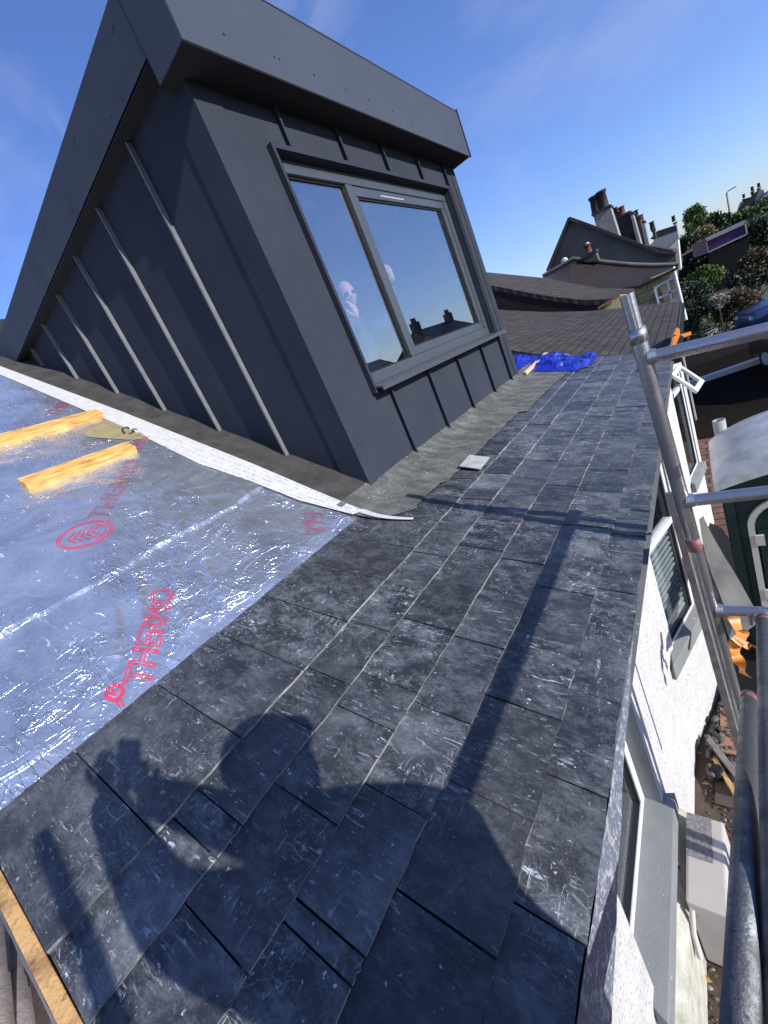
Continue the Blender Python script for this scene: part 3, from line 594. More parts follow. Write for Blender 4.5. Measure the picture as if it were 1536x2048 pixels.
def window(parent, P, u0, u1, v0, v1, dpt, nrm, fw=.06, trans=None, sill=True, sd=.09, sh=.10, sx=.10, bars=(), blind=False, label=None, mats=None):
    fm, gm = mats or (M['white_pvc'], M['wglass'])
    w = MB(); a = dpt; c = dpt - .055
    def slab(x0, x1, z0, z1, f=c, bk=a): w.hexa([P(x0, z0, f), P(x1, z0, f), P(x1, z0, bk), P(x0, z0, bk)], [P(x0, z1, f), P(x1, z1, f), P(x1, z1, bk), P(x0, z1, bk)])
    slab(u0, u1, v0, v0 + fw); slab(u0, u1, v1 - fw, v1); slab(u0, u0 + fw, v0 + fw, v1 - fw); slab(u1 - fw, u1, v0 + fw, v1 - fw)
    if trans: slab(u0 + fw, u1 - fw, trans - fw * .6, trans + fw * .6)
    for bx in bars: slab(bx - fw * .5, bx + fw * .5, v0 + fw, v1 - fw)
    fo_ = w.build('window', fm, parent, bevel=.004); 
    if label: tag(fo_, label)
    p = MB(); q = (a + c) / 2 + .004
    p.hexa([P(u0 + fw, v0 + fw, q), P(u1 - fw, v0 + fw, q), P(u1 - fw, v0 + fw, q + .004), P(u0 + fw, v0 + fw, q + .004)], [P(u0 + fw, v1 - fw, q), P(u1 - fw, v1 - fw, q), P(u1 - fw, v1 - fw, q + .004), P(u0 + fw, v1 - fw, q + .004)])
    p.build('pane', gm, fo_)
    k = MB()      # black rubber between frame and glass
    for x0, x1, z0, z1 in ((u0 + fw, u1 - fw, v0 + fw, v0 + fw + .008), (u0 + fw, u1 - fw, v1 - fw - .008, v1 - fw), (u0 + fw, u0 + fw + .008, v0 + fw + .008, v1 - fw - .008), (u1 - fw - .008, u1 - fw, v0 + fw + .008, v1 - fw - .008)):
        k.hexa([P(x0, z0, c + .01), P(x1, z0, c + .01), P(x1, z0, q), P(x0, z0, q)], [P(x0, z1, c + .01), P(x1, z1, c + .01), P(x1, z1, q), P(x0, z1, q)])
    k.build('gasket', M['gasket'], fo_)
    if sill:
        s_ = MB(); s_.hexa([P(u0 - sx, v0 - sh, -sd), P(u1 + sx, v0 - sh, -sd), P(u1 + sx, v0 - sh, 0.03), P(u0 - sx, v0 - sh, 0.03)], [P(u0 - sx, v0 + .004, -sd), P(u1 + sx, v0 + .004, -sd), P(u1 + .02, v0 + .030, dpt - .05), P(u0 - .02, v0 + .030, dpt - .05)])
        s_.build('sill', M['reveal'], fo_, bevel=.006)
    if blind:
        bl = MB()
        z = v0 + fw + .02
        while z < (trans or v1) - fw: bl.hexa([P(u0 + fw + .02, z, q + .02), P(u1 - fw - .02, z, q + .02), P(u1 - fw - .02, z + .004, q + .035), P(u0 + fw + .02, z + .004, q + .035)], [P(u0 + fw + .02, z + .016, q + .02), P(u1 - fw - .02, z + .016, q + .02), P(u1 - fw - .02, z + .020, q + .035), P(u0 + fw + .02, z + .020, q + .035)]); z += .055
        bl.build('blind', M['white_pvc'], fo_)
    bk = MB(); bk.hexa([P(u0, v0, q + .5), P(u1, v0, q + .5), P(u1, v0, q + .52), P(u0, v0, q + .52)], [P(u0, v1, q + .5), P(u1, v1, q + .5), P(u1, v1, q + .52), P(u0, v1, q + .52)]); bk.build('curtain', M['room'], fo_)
    return fo_
window(house, Pa, 1.22, 2.12, -1.93, -.35, .15, None, fw=.07, sd=.06, sh=.13, sx=.10, label='nearest white window in a deep grey reveal')
window(house, Pb, .07, .70, -1.88, -.16, .07, None, fw=.045, trans=-.92, sd=.06, sh=.13, sx=.20, blind=True, label='middle white window with a slatted blind')
window(house, Pc, .38, 1.02, -1.88, -.30, .07, None, fw=.05, trans=-.62, sd=.06, sh=.12, sx=.1, label='farthest white window with its top light open')
cs = MB()      # open top light of the farthest window
cp = [Pc(.45, -.30, -.02), Pc(.95, -.30, -.02), Pc(.95, -.62, -.26), Pc(.45, -.62, -.26)]
ins = lambda i, t: cp[i].lerp((cp[0] + cp[1] + cp[2] + cp[3]) / 4, t)
nn = (cp[1] - cp[0]).cross(cp[3] - cp[0]).normalized() * .035
for i in range(4): j = (i + 1) % 4; cs.hexa([cp[i], cp[j], ins(j, .3), ins(i, .3)], [cp[i] + nn, cp[j] + nn, ins(j, .3) + nn, ins(i, .3) + nn])
cs.build('open_casement', M['white_pvc'], house)
cb = MB(); cb.tube([(-.272, 1.72, -2.05), (-.268, 1.80, -2.3), (-.266, 1.83, -2.6), (-.262, 1.86, GZ)], .008, 8); cb.build('cable', M['rusty'], house)

# ================================================================== DORMER
XF, YC, YE = -1.546, 2.045, 5.50
dor = empty('dormer', (XF, YC, .45), 'anthracite standing seam metal dormer with one wide window and a deep flat roof edge', 'dormer')
def PD(y, z, dd=0): return Vector((XF - dd, y, z))
WY0, WY1, WZ0, WZ1 = 2.50, 5.08, 1.13, 2.66
fc = MB(); ZT = 3.06; zb = .40
q = [PD(YC, zb), PD(YE, zb), PD(YE, ZT), PD(YC, ZT)]; h = [PD(WY0, WZ0), PD(WY1, WZ0), PD(WY1, WZ1), PD(WY0, WZ1)]; hb = [PD(WY0, WZ0, .12), PD(WY1, WZ0, .12), PD(WY1, WZ1, .12), PD(WY0, WZ1, .12)]
fc.add(q + h, [(0, 1, 5, 4), (1, 2, 6, 5), (2, 3, 7, 6), (3, 0, 4, 7)]); fc.add(h + hb, [(0, 1, 5, 4), (1, 2, 6, 5), (2, 3, 7, 6), (3, 0, 4, 7)])
fcl = fc.build('front_cladding', M['clad'], dor)
ck = MB()
xb = BEND.x - (ZT - BEND.z) / math.tan(P2)
CQ = lambda yy: [(XF, yy, zb), (XF, yy, ZT), (xb - .3, yy, ZT), (xb - .3, yy, ZT - .2)]
ck.add(CQ(YC), [(0, 1, 2, 3)]); ckl = ck.build('cheek_cladding', M['clad'], dor)
ck = MB(); ck.add(CQ(YE), [(0, 1, 2, 3)]); ck.build('cheek_cladding', M['clad'], dor)
cf = MB(); cf.box((XF - .003, YC - .006, zb), (XF + .006, YC + .19, ZT)); cf.box((XF - .20, YC - .006, zb), (XF - .003, YC + .003, ZT)); cf.build('corner_flashing', M['clad'], dor); cf = MB(); cf.box((XF - .003, YE - .12, zb), (XF + .006, YE + .006, ZT)); cf.build('corner_flashing', M['clad'], dor)
def seam_f(y, z0, z1): m_ = MB(); m_.prism([PD(y - .004, z0, 0), PD(y - .004, z0, -.030), PD(y - .009, z0, -.034), PD(y + .009, z0, -.034), PD(y + .004, z0, -.030), PD(y + .004, z0, 0)], (0, 0, z1 - z0)); m_.build('standing_seam', M['clad'], fcl)
for y in (2.68, 3.31, 3.93, 4.57, 5.17):
    if y < WY1: seam_f(y, zb, WZ0 - .06); seam_f(y, WZ1 + .035, ZT)
    else: seam_f(y, zb, ZT)
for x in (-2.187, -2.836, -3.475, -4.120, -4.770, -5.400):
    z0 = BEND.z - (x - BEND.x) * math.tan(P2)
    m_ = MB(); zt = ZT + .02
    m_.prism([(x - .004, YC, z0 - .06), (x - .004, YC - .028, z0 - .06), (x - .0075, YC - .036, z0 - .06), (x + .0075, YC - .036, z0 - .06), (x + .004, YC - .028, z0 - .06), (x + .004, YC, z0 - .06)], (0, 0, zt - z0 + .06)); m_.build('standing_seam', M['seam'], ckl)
# roof edge
FX, FY = -1.345, 1.935
fr = MB(); fr.box((FX - .004, FY, 2.945), (FX, 5.56, 3.375)); fsc = fr.build('front_fascia', M['fascia'], dor, bevel=.0)
ed = MB(); ed.box((FX - .004, 5.560, 2.935), (FX + .012, 5.575, 3.40)); ed.box((-1.62, FY - .002, 2.945), (FX - .004, FY + .004, 3.375)); ed.box((FX - .015, FY, 3.375), (FX + .004, 5.56, 3.383)); ed.build('fascia_trim', M['fascia'], dor)
sf = MB(); sf.box((FX - .005 - .30, FY + .004, 2.94), (FX - .004, 5.56, 2.946)); sf.box((-7.2, FY + .004, 3.06), (-1.62, YC + .02, 3.066)); sf.build('soffit', M['slate_under'], dor)
vf = MB(); vf.prism([(-1.62, FY, 3.075), (-1.58, FY, 3.375), (-7.2, FY, 3.375), (-7.2, FY, 3.075)], (0, .004, 0)); vf.build('side_fascia', M['fascia'], dor)
rt = MB(); rt.box((-7.2, FY + .006, 3.30), (FX - .006, 5.555, 3.37)); rt.build('flat_roof', M['felt'], dor)
def rivet(p, e): rv = MB(); rv.tube([p, Vector(p) + Vector(e)], .006, 8); rv.build('rivet', M['rivet'], dor)
for y in (2.25, 2.62, 2.66, 2.98, 3.33, 3.62, 3.98, 4.33, 4.75, 5.08): rivet((FX, y, 3.06), (.003, 0, 0))
for z in (3.0, 3.3): rivet((FX, 5.45, z), (.003, 0, 0))
for i, x in enumerate((-1.75, -2.1, -2.55, -3.0, -3.5, -4.0, -4.5, -5.0, -5.5)): rivet((x, FY - .003, 3.13 if i % 2 else 3.30), (0, .003, 0))
# window of the dormer
def slabD(m_, y0, y1, z0, z1, x0, x1): m_.box((XF - x1, y0, z0), (XF - x0, y1, z1))
wf = MB(); FWD = .085
tr = .025, .095
for (y0, y1, z0, z1) in ((WY0, WY1, WZ0, WZ0 + FWD), (WY0, WY1, WZ1 - FWD, WZ1), (WY0, WY0 + FWD, WZ0 + FWD, WZ1 - FWD), (WY1 - FWD, WY1, WZ0 + FWD, WZ1 - FWD), (3.235, 3.325, WZ0 + FWD, WZ1 - FWD)): slabD(wf, y0, y1, z0, z1, *tr)
wfo = wf.build('window_frame', M['frame'], dor, bevel=.010)
ws = MB(); S0, S1, T0, T1 = 3.325, WY1 - FWD, WZ0 + FWD, WZ1 - FWD; sw = .075
for (y0, y1, z0, z1) in ((S0, S1, T0, T0 + sw), (S0, S1, T1 - sw, T1), (S0, S0 + sw * .5, T0 + sw, T1 - sw), (S1 - sw, S1, T0 + sw, T1 - sw)): slabD(ws, y0, y1, z0, z1, .035, .09)
ws.build('sash', M['frame'], wfo, bevel=.009)
slot = MB(); slabD(slot, 3.72, 4.12, T1 - .052, T1 - .040, .031, .036); slot.build('trickle_vent', M['grey_panel'], wfo)
gp = MB(); slabD(gp, WY0 + FWD, 3.235, WZ0 + FWD, WZ1 - FWD, .060, .064); gp.build('pane', M['glass'], wfo)
gp = MB(); slabD(gp, S0 + sw * .5, S1 - sw, T0 + sw, T1 - sw, .060, .064); gp.build('pane', M['glass'], wfo)
gk = MB()
for (a, b_, c, d2) in ((WY0 + FWD, 3.235, WZ0 + FWD, WZ1 - FWD), (S0 + sw * .5, S1 - sw, T0 + sw, T1 - sw)):
    for (y0, y1, z0, z1) in ((a, b_, c, c + .012), (a, b_, d2 - .012, d2), (a, a + .012, c + .012, d2 - .012), (b_ - .012, b_, c + .012, d2 - .012)): slabD(gk, y0, y1, z0, z1, .050, .060)
gk.build('gasket', M['gasket'], wfo)
wr = MB()      # metal hood round the opening
for (y0, y1, z0, z1) in ((WY0 - .030, WY1 + .03, WZ1 + .004, WZ1 + .034), (WY0 - .030, WY0 - .004, WZ0 - .06, WZ1 + .004), (WY1 + .004, WY1 + .03, WZ0 - .02, WZ1 + .004)): slabD(wr, y0, y1, z0, z1, -.045, .02)
wr.build('window_hood', M['clad'], dor)
si = MB(); si.prism([(XF - .03, WY0 - .03 + .01, WZ0 + .004), (XF + .11, WY0 - .02, WZ0 - .030), (XF + .11, WY0 - .02, WZ0 - .062), (XF + .095, WY0 - .02, WZ0 - .062), (XF + .095, WY0 - .02, WZ0 - .040), (XF - .03, WY0 - .02, WZ0 - .012)], (0, WY1 - WY0 + .17, 0)); si.build('window_sill', M['trim'], dor, bevel=.002)
# room behind the glass
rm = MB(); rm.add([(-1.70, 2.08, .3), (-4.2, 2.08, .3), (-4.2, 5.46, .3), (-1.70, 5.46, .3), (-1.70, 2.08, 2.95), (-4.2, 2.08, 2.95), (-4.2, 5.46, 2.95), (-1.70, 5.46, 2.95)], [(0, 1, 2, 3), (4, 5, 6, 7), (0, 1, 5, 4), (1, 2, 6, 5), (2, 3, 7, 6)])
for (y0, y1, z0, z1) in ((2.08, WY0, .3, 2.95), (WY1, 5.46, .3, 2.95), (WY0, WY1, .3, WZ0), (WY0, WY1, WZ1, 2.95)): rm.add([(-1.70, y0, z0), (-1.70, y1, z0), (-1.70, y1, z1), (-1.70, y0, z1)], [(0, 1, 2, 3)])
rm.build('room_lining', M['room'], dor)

# ================================================================== THINGS ON THE ROOF
def batten(pa, pb, w, h, label, name='timber_batten'):
    a, b_ = Vector(uppx(*pa)), Vector(uppx(*pb)); d = (b_ - a).normalized(); nn = Vector((-d.y, d.x)) * w / 2; m_ = MB()
    n = 14; vs = []; fs = []; n0 = .016
    for i in range(n + 1):
        c = a.lerp(b_, i / n); hh = h + .0016 * noise.noise(Vector((i * .9, 0, h)))
        vs += [up(*(c + nn), n0), up(*(c - nn * (1 + .03 * noise.noise(Vector((i * .7, 1, 0))))), n0), up(*(c - nn), n0 + hh), up(*(c + nn), n0 + hh)]
        if i: q = (i - 1) * 4; fs += [(q + k, q + (k + 1) % 4, q + 4 + (k + 1) % 4, q + 4 + k) for k in range(4)]
    fs += [(0, 1, 2, 3), (n * 4 + 3, n * 4 + 2, n * 4 + 1, n * 4)]
    m_.add(vs, fs); return tag(m_.build(name, M['timber'], bevel=.0025), label, 'timber', 'timber battens laid on the foil')
batten((54, 984), (268, 906), .125, .062, 'short yellow timber batten lying on the foil, the nearer one')
batten((-60, 912), (204, 838), .125, .062, 'long yellow timber batten running off the foil, the farther one')
t_ = MB(); a = Vector(lowpx(950, 934)); QQ = lambda h: [low(a.x - .085, a.y - .115, h - .004), low(a.x + .075, a.y - .105, h + .004), low(a.x + .085, a.y + .11, h + .004), low(a.x - .075, a.y + .105, h - .004)]; t_.hexa(QQ(.036), QQ(.044))
tag(t_.build('slate_offcut', M['pale_slate'], bevel=.002), 'pale square slate offcut lying loose beside the dusty apron', 'slate piece')
# crumpled blue tarpaulin at the far end
def bulge(x, y):
    h = .10 * (noise.fractal(Vector((x * 2.6, y * 2.6, 7)), .8, 2.1, 4) + .45) + .05 * abs(noise.noise(Vector((x * 9, y * 7, 3)))) + .03 * abs(noise.noise(Vector((x * 22, y * 18, 1))))
    return h
tb_ = MB(); vs = []; fs = []; NU, NV = 110, 60
near = [lowpx(*p) for p in ((1030, 752), (1060, 748), (1100, 748), (1150, 746), (1180, 735), (1194, 718))]
far_ = [lowpx(*p) for p in ((1010, 700), (1055, 712), (1100, 722), (1140, 722), (1175, 719), (1196, 716))]
def smp(L, t): t *= len(L) - 1; i = min(int(t), len(L) - 2); return Vector(L[i]).lerp(Vector(L[i + 1]), t - i)
for i in range(NU + 1):
    u = i / NU; a, c = smp(near, u), smp(far_, u)
    for j in range(NV + 1):
        v = j / NV; p = a.lerp(c, v); e = min(1, 5 * v, 5 * (1 - v)) * min(1, 6 * (1 - u)); hh = .03 + e * (.04 + bulge(p.x * 1.3, p.y * 1.3) * .75)
        vs.append(low(p.x + .02 * noise.noise(Vector((p.x * 8, p.y * 8, 0))), p.y + .02 * noise.noise(Vector((p.x * 8, p.y * 8, 5))), hh))
for i in range(NU):
    for j in range(NV): q = i * (NV + 1) + j; fs.append((q, q + 1, q + NV + 2, q + NV + 1))
tb_.add(vs, fs, 0, True); tarp = tb_.build('tarpaulin', M['blue_tarp']); tag(tarp, 'crumpled bright blue tarpaulin bunched at the far end of the roof', 'tarpaulin')
hm = MB(); pts = [Vector(vs[i * (NV + 1) + NV - 6]) + Vector((0, 0, .02)) for i in range(0, int(NU * .6), 4)]; hm.tube(pts, .014, 6); hm.build('hem', M['tarp_edge'], tarp)
st = MB(); a, c = lowpx(1050, 757), lowpx(1092, 722); st.hexa([low(a[0] - .02, a[1], .04), low(a[0] + .025, a[1] + .02, .04), low(c[0] + .025, c[1] + .02, .085), low(c[0] - .02, c[1], .085)], [low(a[0] - .02, a[1], .075), low(a[0] + .025, a[1] + .02, .075), low(c[0] + .025, c[1] + .02, .12), low(c[0] - .02, c[1], .12)])
tag(st.build('timber_stick', M['pale_wood'], bevel=.003), 'pale timber stick resting on the blue tarpaulin', 'timber')

# ================================================================== SCAFFOLD
sc = empty('scaffold_tower', (.21, 1.88, GZ), 'aluminium scaffold end frame with rungs standing at the eaves', 'scaffold')
A0, A1 = Vector((.262, 1.88, GZ)), Vector((.150, 1.872, .80))
dA = (A1 - A0).normalized()
up_ = MB(); up_.tube([A0, A1 + dA * .07], .0265, 28); up_.build('upright', M['alu'], sc)
spg = MB(); spg.tube([A1 + dA * .068, A1 + dA * .235], .0235, 28, flute=.05, caps=False); spg.pipe(A1 + dA * .235, A1 + dA * .2352, .0235, .0195); spg.build('spigot', M['alu'], sc)
co = MB(); co.pipe(A1 + dA * .058, A1 + dA * .112, .0315, .0262, 28); co.build('collar', M['alu'], sc)
for z, dz, xe, nm in ((.795, -.085, .95, 'rung'), (.185, -.02, .95, 'rung'), (-.371, -.005, .345, 'rung'), (-.93, 0, .95, 'rung'), (-1.5, 0, .95, 'rung')):
    p = A0 + dA * ((z - GZ) / dA.z); m_ = MB(); m_.tube([p, Vector((xe, 1.875, z + dz))], .0245 if z > 0 else .022, 24); m_.tube([p + Vector((.014, 0, 0)), p + Vector((.040, 0, -.001))], [.033, .026], 24); m_.build(nm, M['alu'], sc)
m_ = MB(); m_.tube([(.95, 1.875, GZ), (.95, 1.875, .77)], .0254, 24); m_.build('upright', M['alu'], sc)
m_ = MB(); m_.tube([(.95, 1.95, .67), (.95, -.95, .66)], .0242, 20); m_.build('guard_rail', M['steel'], sc)
m_ = MB()
a, c = dep(1341, 985, 1.93), dep(1480, 1500, 2.42)
m_.bar(a, c, .042, .022, (0, 1, 0)); m_.build('brace', M['rusty'], sc)
rm_ = MB(); p = A0 + dA * 2.95; rm_.pipe(p, p + dA * .06, .0272, .0260, 20); rm_.build('paint_band', M['red_paint'], sc)
t_ = MB(); t_.tube([(.95, -.355, GZ), (.95, -.355, 1.36)], .0242, 20); tag(t_.build('scaffold_pole', M['steel']), 'upright steel scaffold pole behind the camera, casting the left shadow', 'scaffold pole')
# sloping tubes close on the right
tC = MB(); a, c = dep(1498, 1392, 1.52), dep(1474, 2300, .50); tC.pipe(a, c, .0242, .0205, 32)
tubC = tC.build('scaffold_tube', M['steel']); tag(tubC, 'scuffed steel tube sloping up towards the camera, open far end near the red clips', 'scaffold tube', 'loose sloping scaffold tubes')
m_ = MB(); d = (c - a).normalized(); m_.pipe(a + d * .012, a + d * .05, .0246, .0243, 28); m_.build('paint_band', M['red_paint'], tubC)
tB = MB(); a2, c2 = dep(1527, 1235, 1.72), dep(1580, 2300, .52); tB.pipe(a2, c2, .0242, .0205, 32)
tubB = tB.build('scaffold_tube', M['steel']); tag(tubB, 'speckled steel tube at the right edge of the picture, clamped to the lowest rung', 'scaffold tube', 'loose sloping scaffold tubes')
cl = MB(); d = (c2 - a2).normalized(); cl.pipe(a2 - d * .045, a2 + d * .03, .031, .0244, 20); cl.bar(a2 - d * .03 + Vector((-.034, 0, 0)), a2 + d * .012 + Vector((-.034, 0, 0)), .02, .03); cl.tube([a2 + Vector((-.045, -.01, .03)), a2 + Vector((-.045, -.01, -.03))], .008, 8); cl.build('coupler', M['alu'], tubB)
m_ = MB(); m_.pipe(a2 + d * .031, a2 + d * .055, .0262, .0244, 20); m_.build('paint_band', M['red_paint'], tubB)
m_ = MB(); m_.tube([(.62, 2.25, GZ), (.60, 1.2, -1.9)], .024, 16)
# two tubes beyond the gable edge, bottom left
for i, (pa, pb, lab) in enumerate((((52, 2100), (14, 1740), 'grey scaffold tube beside the wooden gable board, the right one of two'), ((8, 2100), (-14, 1700), 'grey scaffold tube at the left picture edge, outside its twin'))):
    m_ = MB(); m_.pipe(dep(*pa, 1.05), dep(*pb, 2.0), .0242, .021, 24); tag(m_.build('scaffold_tube', M['rusty']), lab, 'scaffold tube', 'scaffold tubes beyond the gable')
bp_ = empty('scaffold_platform', (.8, -.3, -.86), 'scaffold boards under the photographer beside the eaves', 'platform')
for k in range(3): m_ = MB(); m_.box((.46 + k * .235, -1.6, -.90), (.685 + k * .235, .32, -.862)); m_.build('board', M['pale_wood'], bp_, bevel=.003)

# ================================================================== PEOPLE
def skin_mesh(verts, edges, radii, sub=2):
    me = bpy.data.meshes.new('tmp'); me.from_pydata([tuple(v) for v in verts], edges, []); o = bpy.data.objects.new('tmp', me); COL.objects.link(o)
    md = o.modifiers.new('s', 'SKIN'); md.use_smooth_shade = True
    for i, r_ in enumerate(radii): me.skin_vertices[0].data[i].radius = (r_, r_) if not isinstance(r_, tuple) else r_
    me.skin_vertices[0].data[0].use_root = True
    ss = o.modifiers.new('u', 'SUBSURF'); ss.levels = sub; ss.render_levels = sub
    dg = bpy.context.evaluated_depsgraph_get(); ev = o.evaluated_get(dg); m2 = bpy.data.meshes.new_from_object(ev)
    out = ([v.co.copy() for v in m2.vertices], [tuple(p.vertices) for p in m2.polygons])
    bpy.data.objects.remove(o); return out
def hand(mb, wrist, dirv, side, size=1.0, curl=.5, mi=0):
    wrist = Vector(wrist); f = Vector(dirv).normalized(); s = (Vector(side) - f * (Vector(side) @ f)).normalized(); n = f.cross(s)
    vs = [wrist, wrist + f * .045 * size, wrist + f * .085 * size]; es = [(0, 1), (1, 2)]; rd = [.026 * size, (.040 * size, .016 * size), (.040 * size, .014 * size)]
    v_, f__ = skin_mesh(vs, es, [.024 * size, .032 * size, .030 * size], 1); mb.add(v_, f__, mi, True)
    for k, ln in enumerate((.072, .080, .074, .058)):
        b0 = wrist + f * .075 * size + s * (-.030 + .020 * k) * size; c = [b0]; a_ = 0
        for j in range(3):
            a_ += curl * (.6 + .1 * k); b0 = b0 + (f * math.cos(a_) + n * math.sin(a_)) * ln * size / 3; c.append(b0)
        v_, f__ = skin_mesh(c, [(0, 1), (1, 2), (2, 3)], [.0095 * size, .009 * size, .008 * size, .0065 * size], 1); mb.add(v_, f__, mi, True)
    b0 = wrist + f * .030 * size - s * .028 * size; c = [b0, b0 - s * .028 * size + f * .020 * size + n * .012 * size, b0 - s * .038 * size + f * .048 * size + n * .02 * size]
    v_, f__ = skin_mesh(c, [(0, 1), (1, 2)], [.012 * size, .0105 * size, .008 * size], 1); mb.add(v_, f__, mi, True)
def head(mb, c, face, upv=(0, 0, 1), mi=0, s=1.0):
    c = Vector(c); f = Vector(face).normalized(); u = Vector(upv); u = (u - f * (u @ f)).normalized(); r_ = f.cross(u)
    bm = bmesh.new(); bmesh.ops.create_uvsphere(bm, u_segments=28, v_segments=20, radius=1); vs = []
    for v in bm.verts:
        x, y, z = v.co; X, Y, Z = x * .076, y * .096, z * .118
        if z < -.1: X *= 1 - .32 * (-z) ** 1.5; Y = Y * (1 - .12 * (-z)) + (.010 if y > 0 else 0)
        if y > .2:
            Y += .022 * math.exp(-((x / .16) ** 2 + ((z + .12) / .20) ** 2)) + .008 * math.exp(-((x / .35) ** 2 + ((z + .50) / .10) ** 2)) + .010 * math.exp(-((x / .3) ** 2 + ((z + .85) / .2) ** 2)) + .006 * math.exp(-((x / .6) ** 2 + ((z - .22) / .1) ** 2))
            Y -= .012 * (math.exp(-(((x - .36) / .18) ** 2 + ((z - .06) / .12) ** 2)) + math.exp(-(((x + .36) / .18) ** 2 + ((z - .06) / .12) ** 2)))
        vs.append(c + (r_ * X + f * Y + u * Z) * s)
    fs = [[v.index for v in q.verts] for q in bm.faces]; bm.free(); mb.add(vs, fs, mi, True)
    for sg in (-1, 1):
        e = c + (r_ * sg * .076 - f * .005 - u * .008) * s; mb.ico(e, .010 * s, .020 * s, .030 * s, 2, 0, mi)
    return f, u, r_
# person taking the photograph: stands outside the eaves behind the camera; throws the big shadow
ph = MB()
V = [(.73, .14, .02), (.72, .14, .22), (.69, .13, .44), (.63, .10, .66), (.615, .16, .77),
     (.74, .32, .60), (.50, .08, .72), (.378, -.075, 1.01), (.57, -.06, .66), (.40, -.16, .77), (.300, -.132, 1.05),
     (.80, .22, -.02), (.80, .24, -.42), (.80, .24, -.80), (.66, .05, -.02), (.66, .03, -.42), (.66, .02, -.80), (.70, .30, -.835), (.56, .08, -.835)]
E_ = [(0, 1), (1, 2), (2, 3), (3, 4), (3, 5), (5, 6), (6, 7), (3, 8), (8, 9), (9, 10), (0, 11), (11, 12), (12, 13), (0, 14), (14, 15), (15, 16), (13, 17), (16, 18)]
Rr = [.15, .165, .18, .18, .08, .10, .078, .048, .11, .08, .048, .095, .065, .045, .095, .065, .045, .04, .04]
v_, f__ = skin_mesh(V, E_, Rr, 2); base = len(ph.v); ph.add(v_, f__, 1, True)
for i, f in enumerate(f__):
    z = sum(v_[k].z for k in f) / len(f)
    ph.m[i] = 2 if z < 0 else 1
head(ph, (.60, .19, .87), (-.5, .8, .15), mi=0, s=1.05)
hand(ph, (.378, -.072, .985), (.05, .35, .9), (-.6, -.5, .3), 1.0, .95); hand(ph, (.300, -.130, 1.025), (.1, .35, .9), (.6, .5, -.3), 1.0, .95)
pho = ph.build('person', [M['skin'], M['navy'], M['denim']]); tag(pho, 'person in navy jacket and white helmet outside the eaves, raising a phone', 'person')
hb_ = MB(); hb_.ico((.61, .185, .915), .115, .125, .105, 3); hb_.tube([(.605, .19, .885), (.605, .19, .895)], .150, 28); hb_.build('safety_helmet', M['white_pvc'], pho)
pm_ = MB(); R3 = Matrix(((r.x, -d_.x, -f_.x), (r.y, -d_.y, -f_.y), (r.z, -d_.z, -f_.z)))
def camloc(x, y, z): return CP + R3 @ Vector((x, y, z))
pm_.hexa([camloc(-.060, -.138, .004), camloc(.012, -.138, .004), camloc(.012, .012, .004), camloc(-.060, .012, .004)], [camloc(-.060, -.138, .013), camloc(.012, -.138, .013), camloc(.012, .012, .013), camloc(-.060, .012, .013)])
tag(pm_.build('smartphone', M['black_poly'], bevel=.0015), 'dark smartphone held up in both hands at the camera position', 'phone')
# person inside the dormer, seen through the glass
pi_ = MB()
hc = atX(694, 592, -1.93)
V = [(hc.x - .12, hc.y + .02, hc.z - 1.0), (hc.x - .12, hc.y + .02, hc.z - .75), (hc.x - .10, hc.y, hc.z - .5), (hc.x - .06, hc.y, hc.z - .27), (hc.x - .03, hc.y, hc.z - .12)]
hw = atX(786, 566, -1.84); ht = atX(768, 505, -1.80)
hl = atX(713, 640, -1.78); hl2 = atX(707, 612, -1.76)
V += [(hc.x - .05, hc.y + .20, hc.z - .28), (hc.x + .0, hc.y + .42, hc.z - .30), tuple(hw - Vector((.0, .0, .03))), (hc.x - .05, hc.y - .20, hc.z - .28), (hc.x + .08, hc.y - .16, hc.z - .50), tuple(hl)]
v_, f__ = skin_mesh(V, [(0, 1), (1, 2), (2, 3), (3, 4), (3, 5), (5, 6), (6, 7), (3, 8), (8, 9), (9, 10)], [.13, .14, .15, .10, .055, .07, .05, .032, .07, .05, .032], 2); pi_.add(v_, f__, 1, True)
head(pi_, hc, (.85, -.55, -.1), (0, 0, 1), 0, 1.0)
hand(pi_, hw, ht - hw, (0, 1, -.4), 1.15, .15); hand(pi_, hl, hl2 - hl, (0, 1, .3), 1.15, .5)
pio = pi_.build('person', [M['skin'], M['navy']]); tag(pio, 'person in dark clothes inside the dormer, face and raised hand showing through the glass', 'person')
gl_ = MB(); fd = Vector((.85, -.55, -.1)).normalized(); rr_ = fd.cross(Vector((0, 0, 1))).normalized()
for sg in (-1, 1): gl_.ico(hc + fd * .088 + rr_ * .032 * sg + Vector((0, 0, .004)), .020, .024, .016, 2)
gl_.bar(hc + fd * .070 - rr_ * .074, hc + fd * .070 + rr_ * .074, .05, .008); gl_.build('sunglasses', M['black_poly'], pio)
hr = MB(); hr.ico(hc + Vector((-.034, .024, .050)), .086, .086, .088, 3, .02); hr.build('hair', M['hair'], pio)

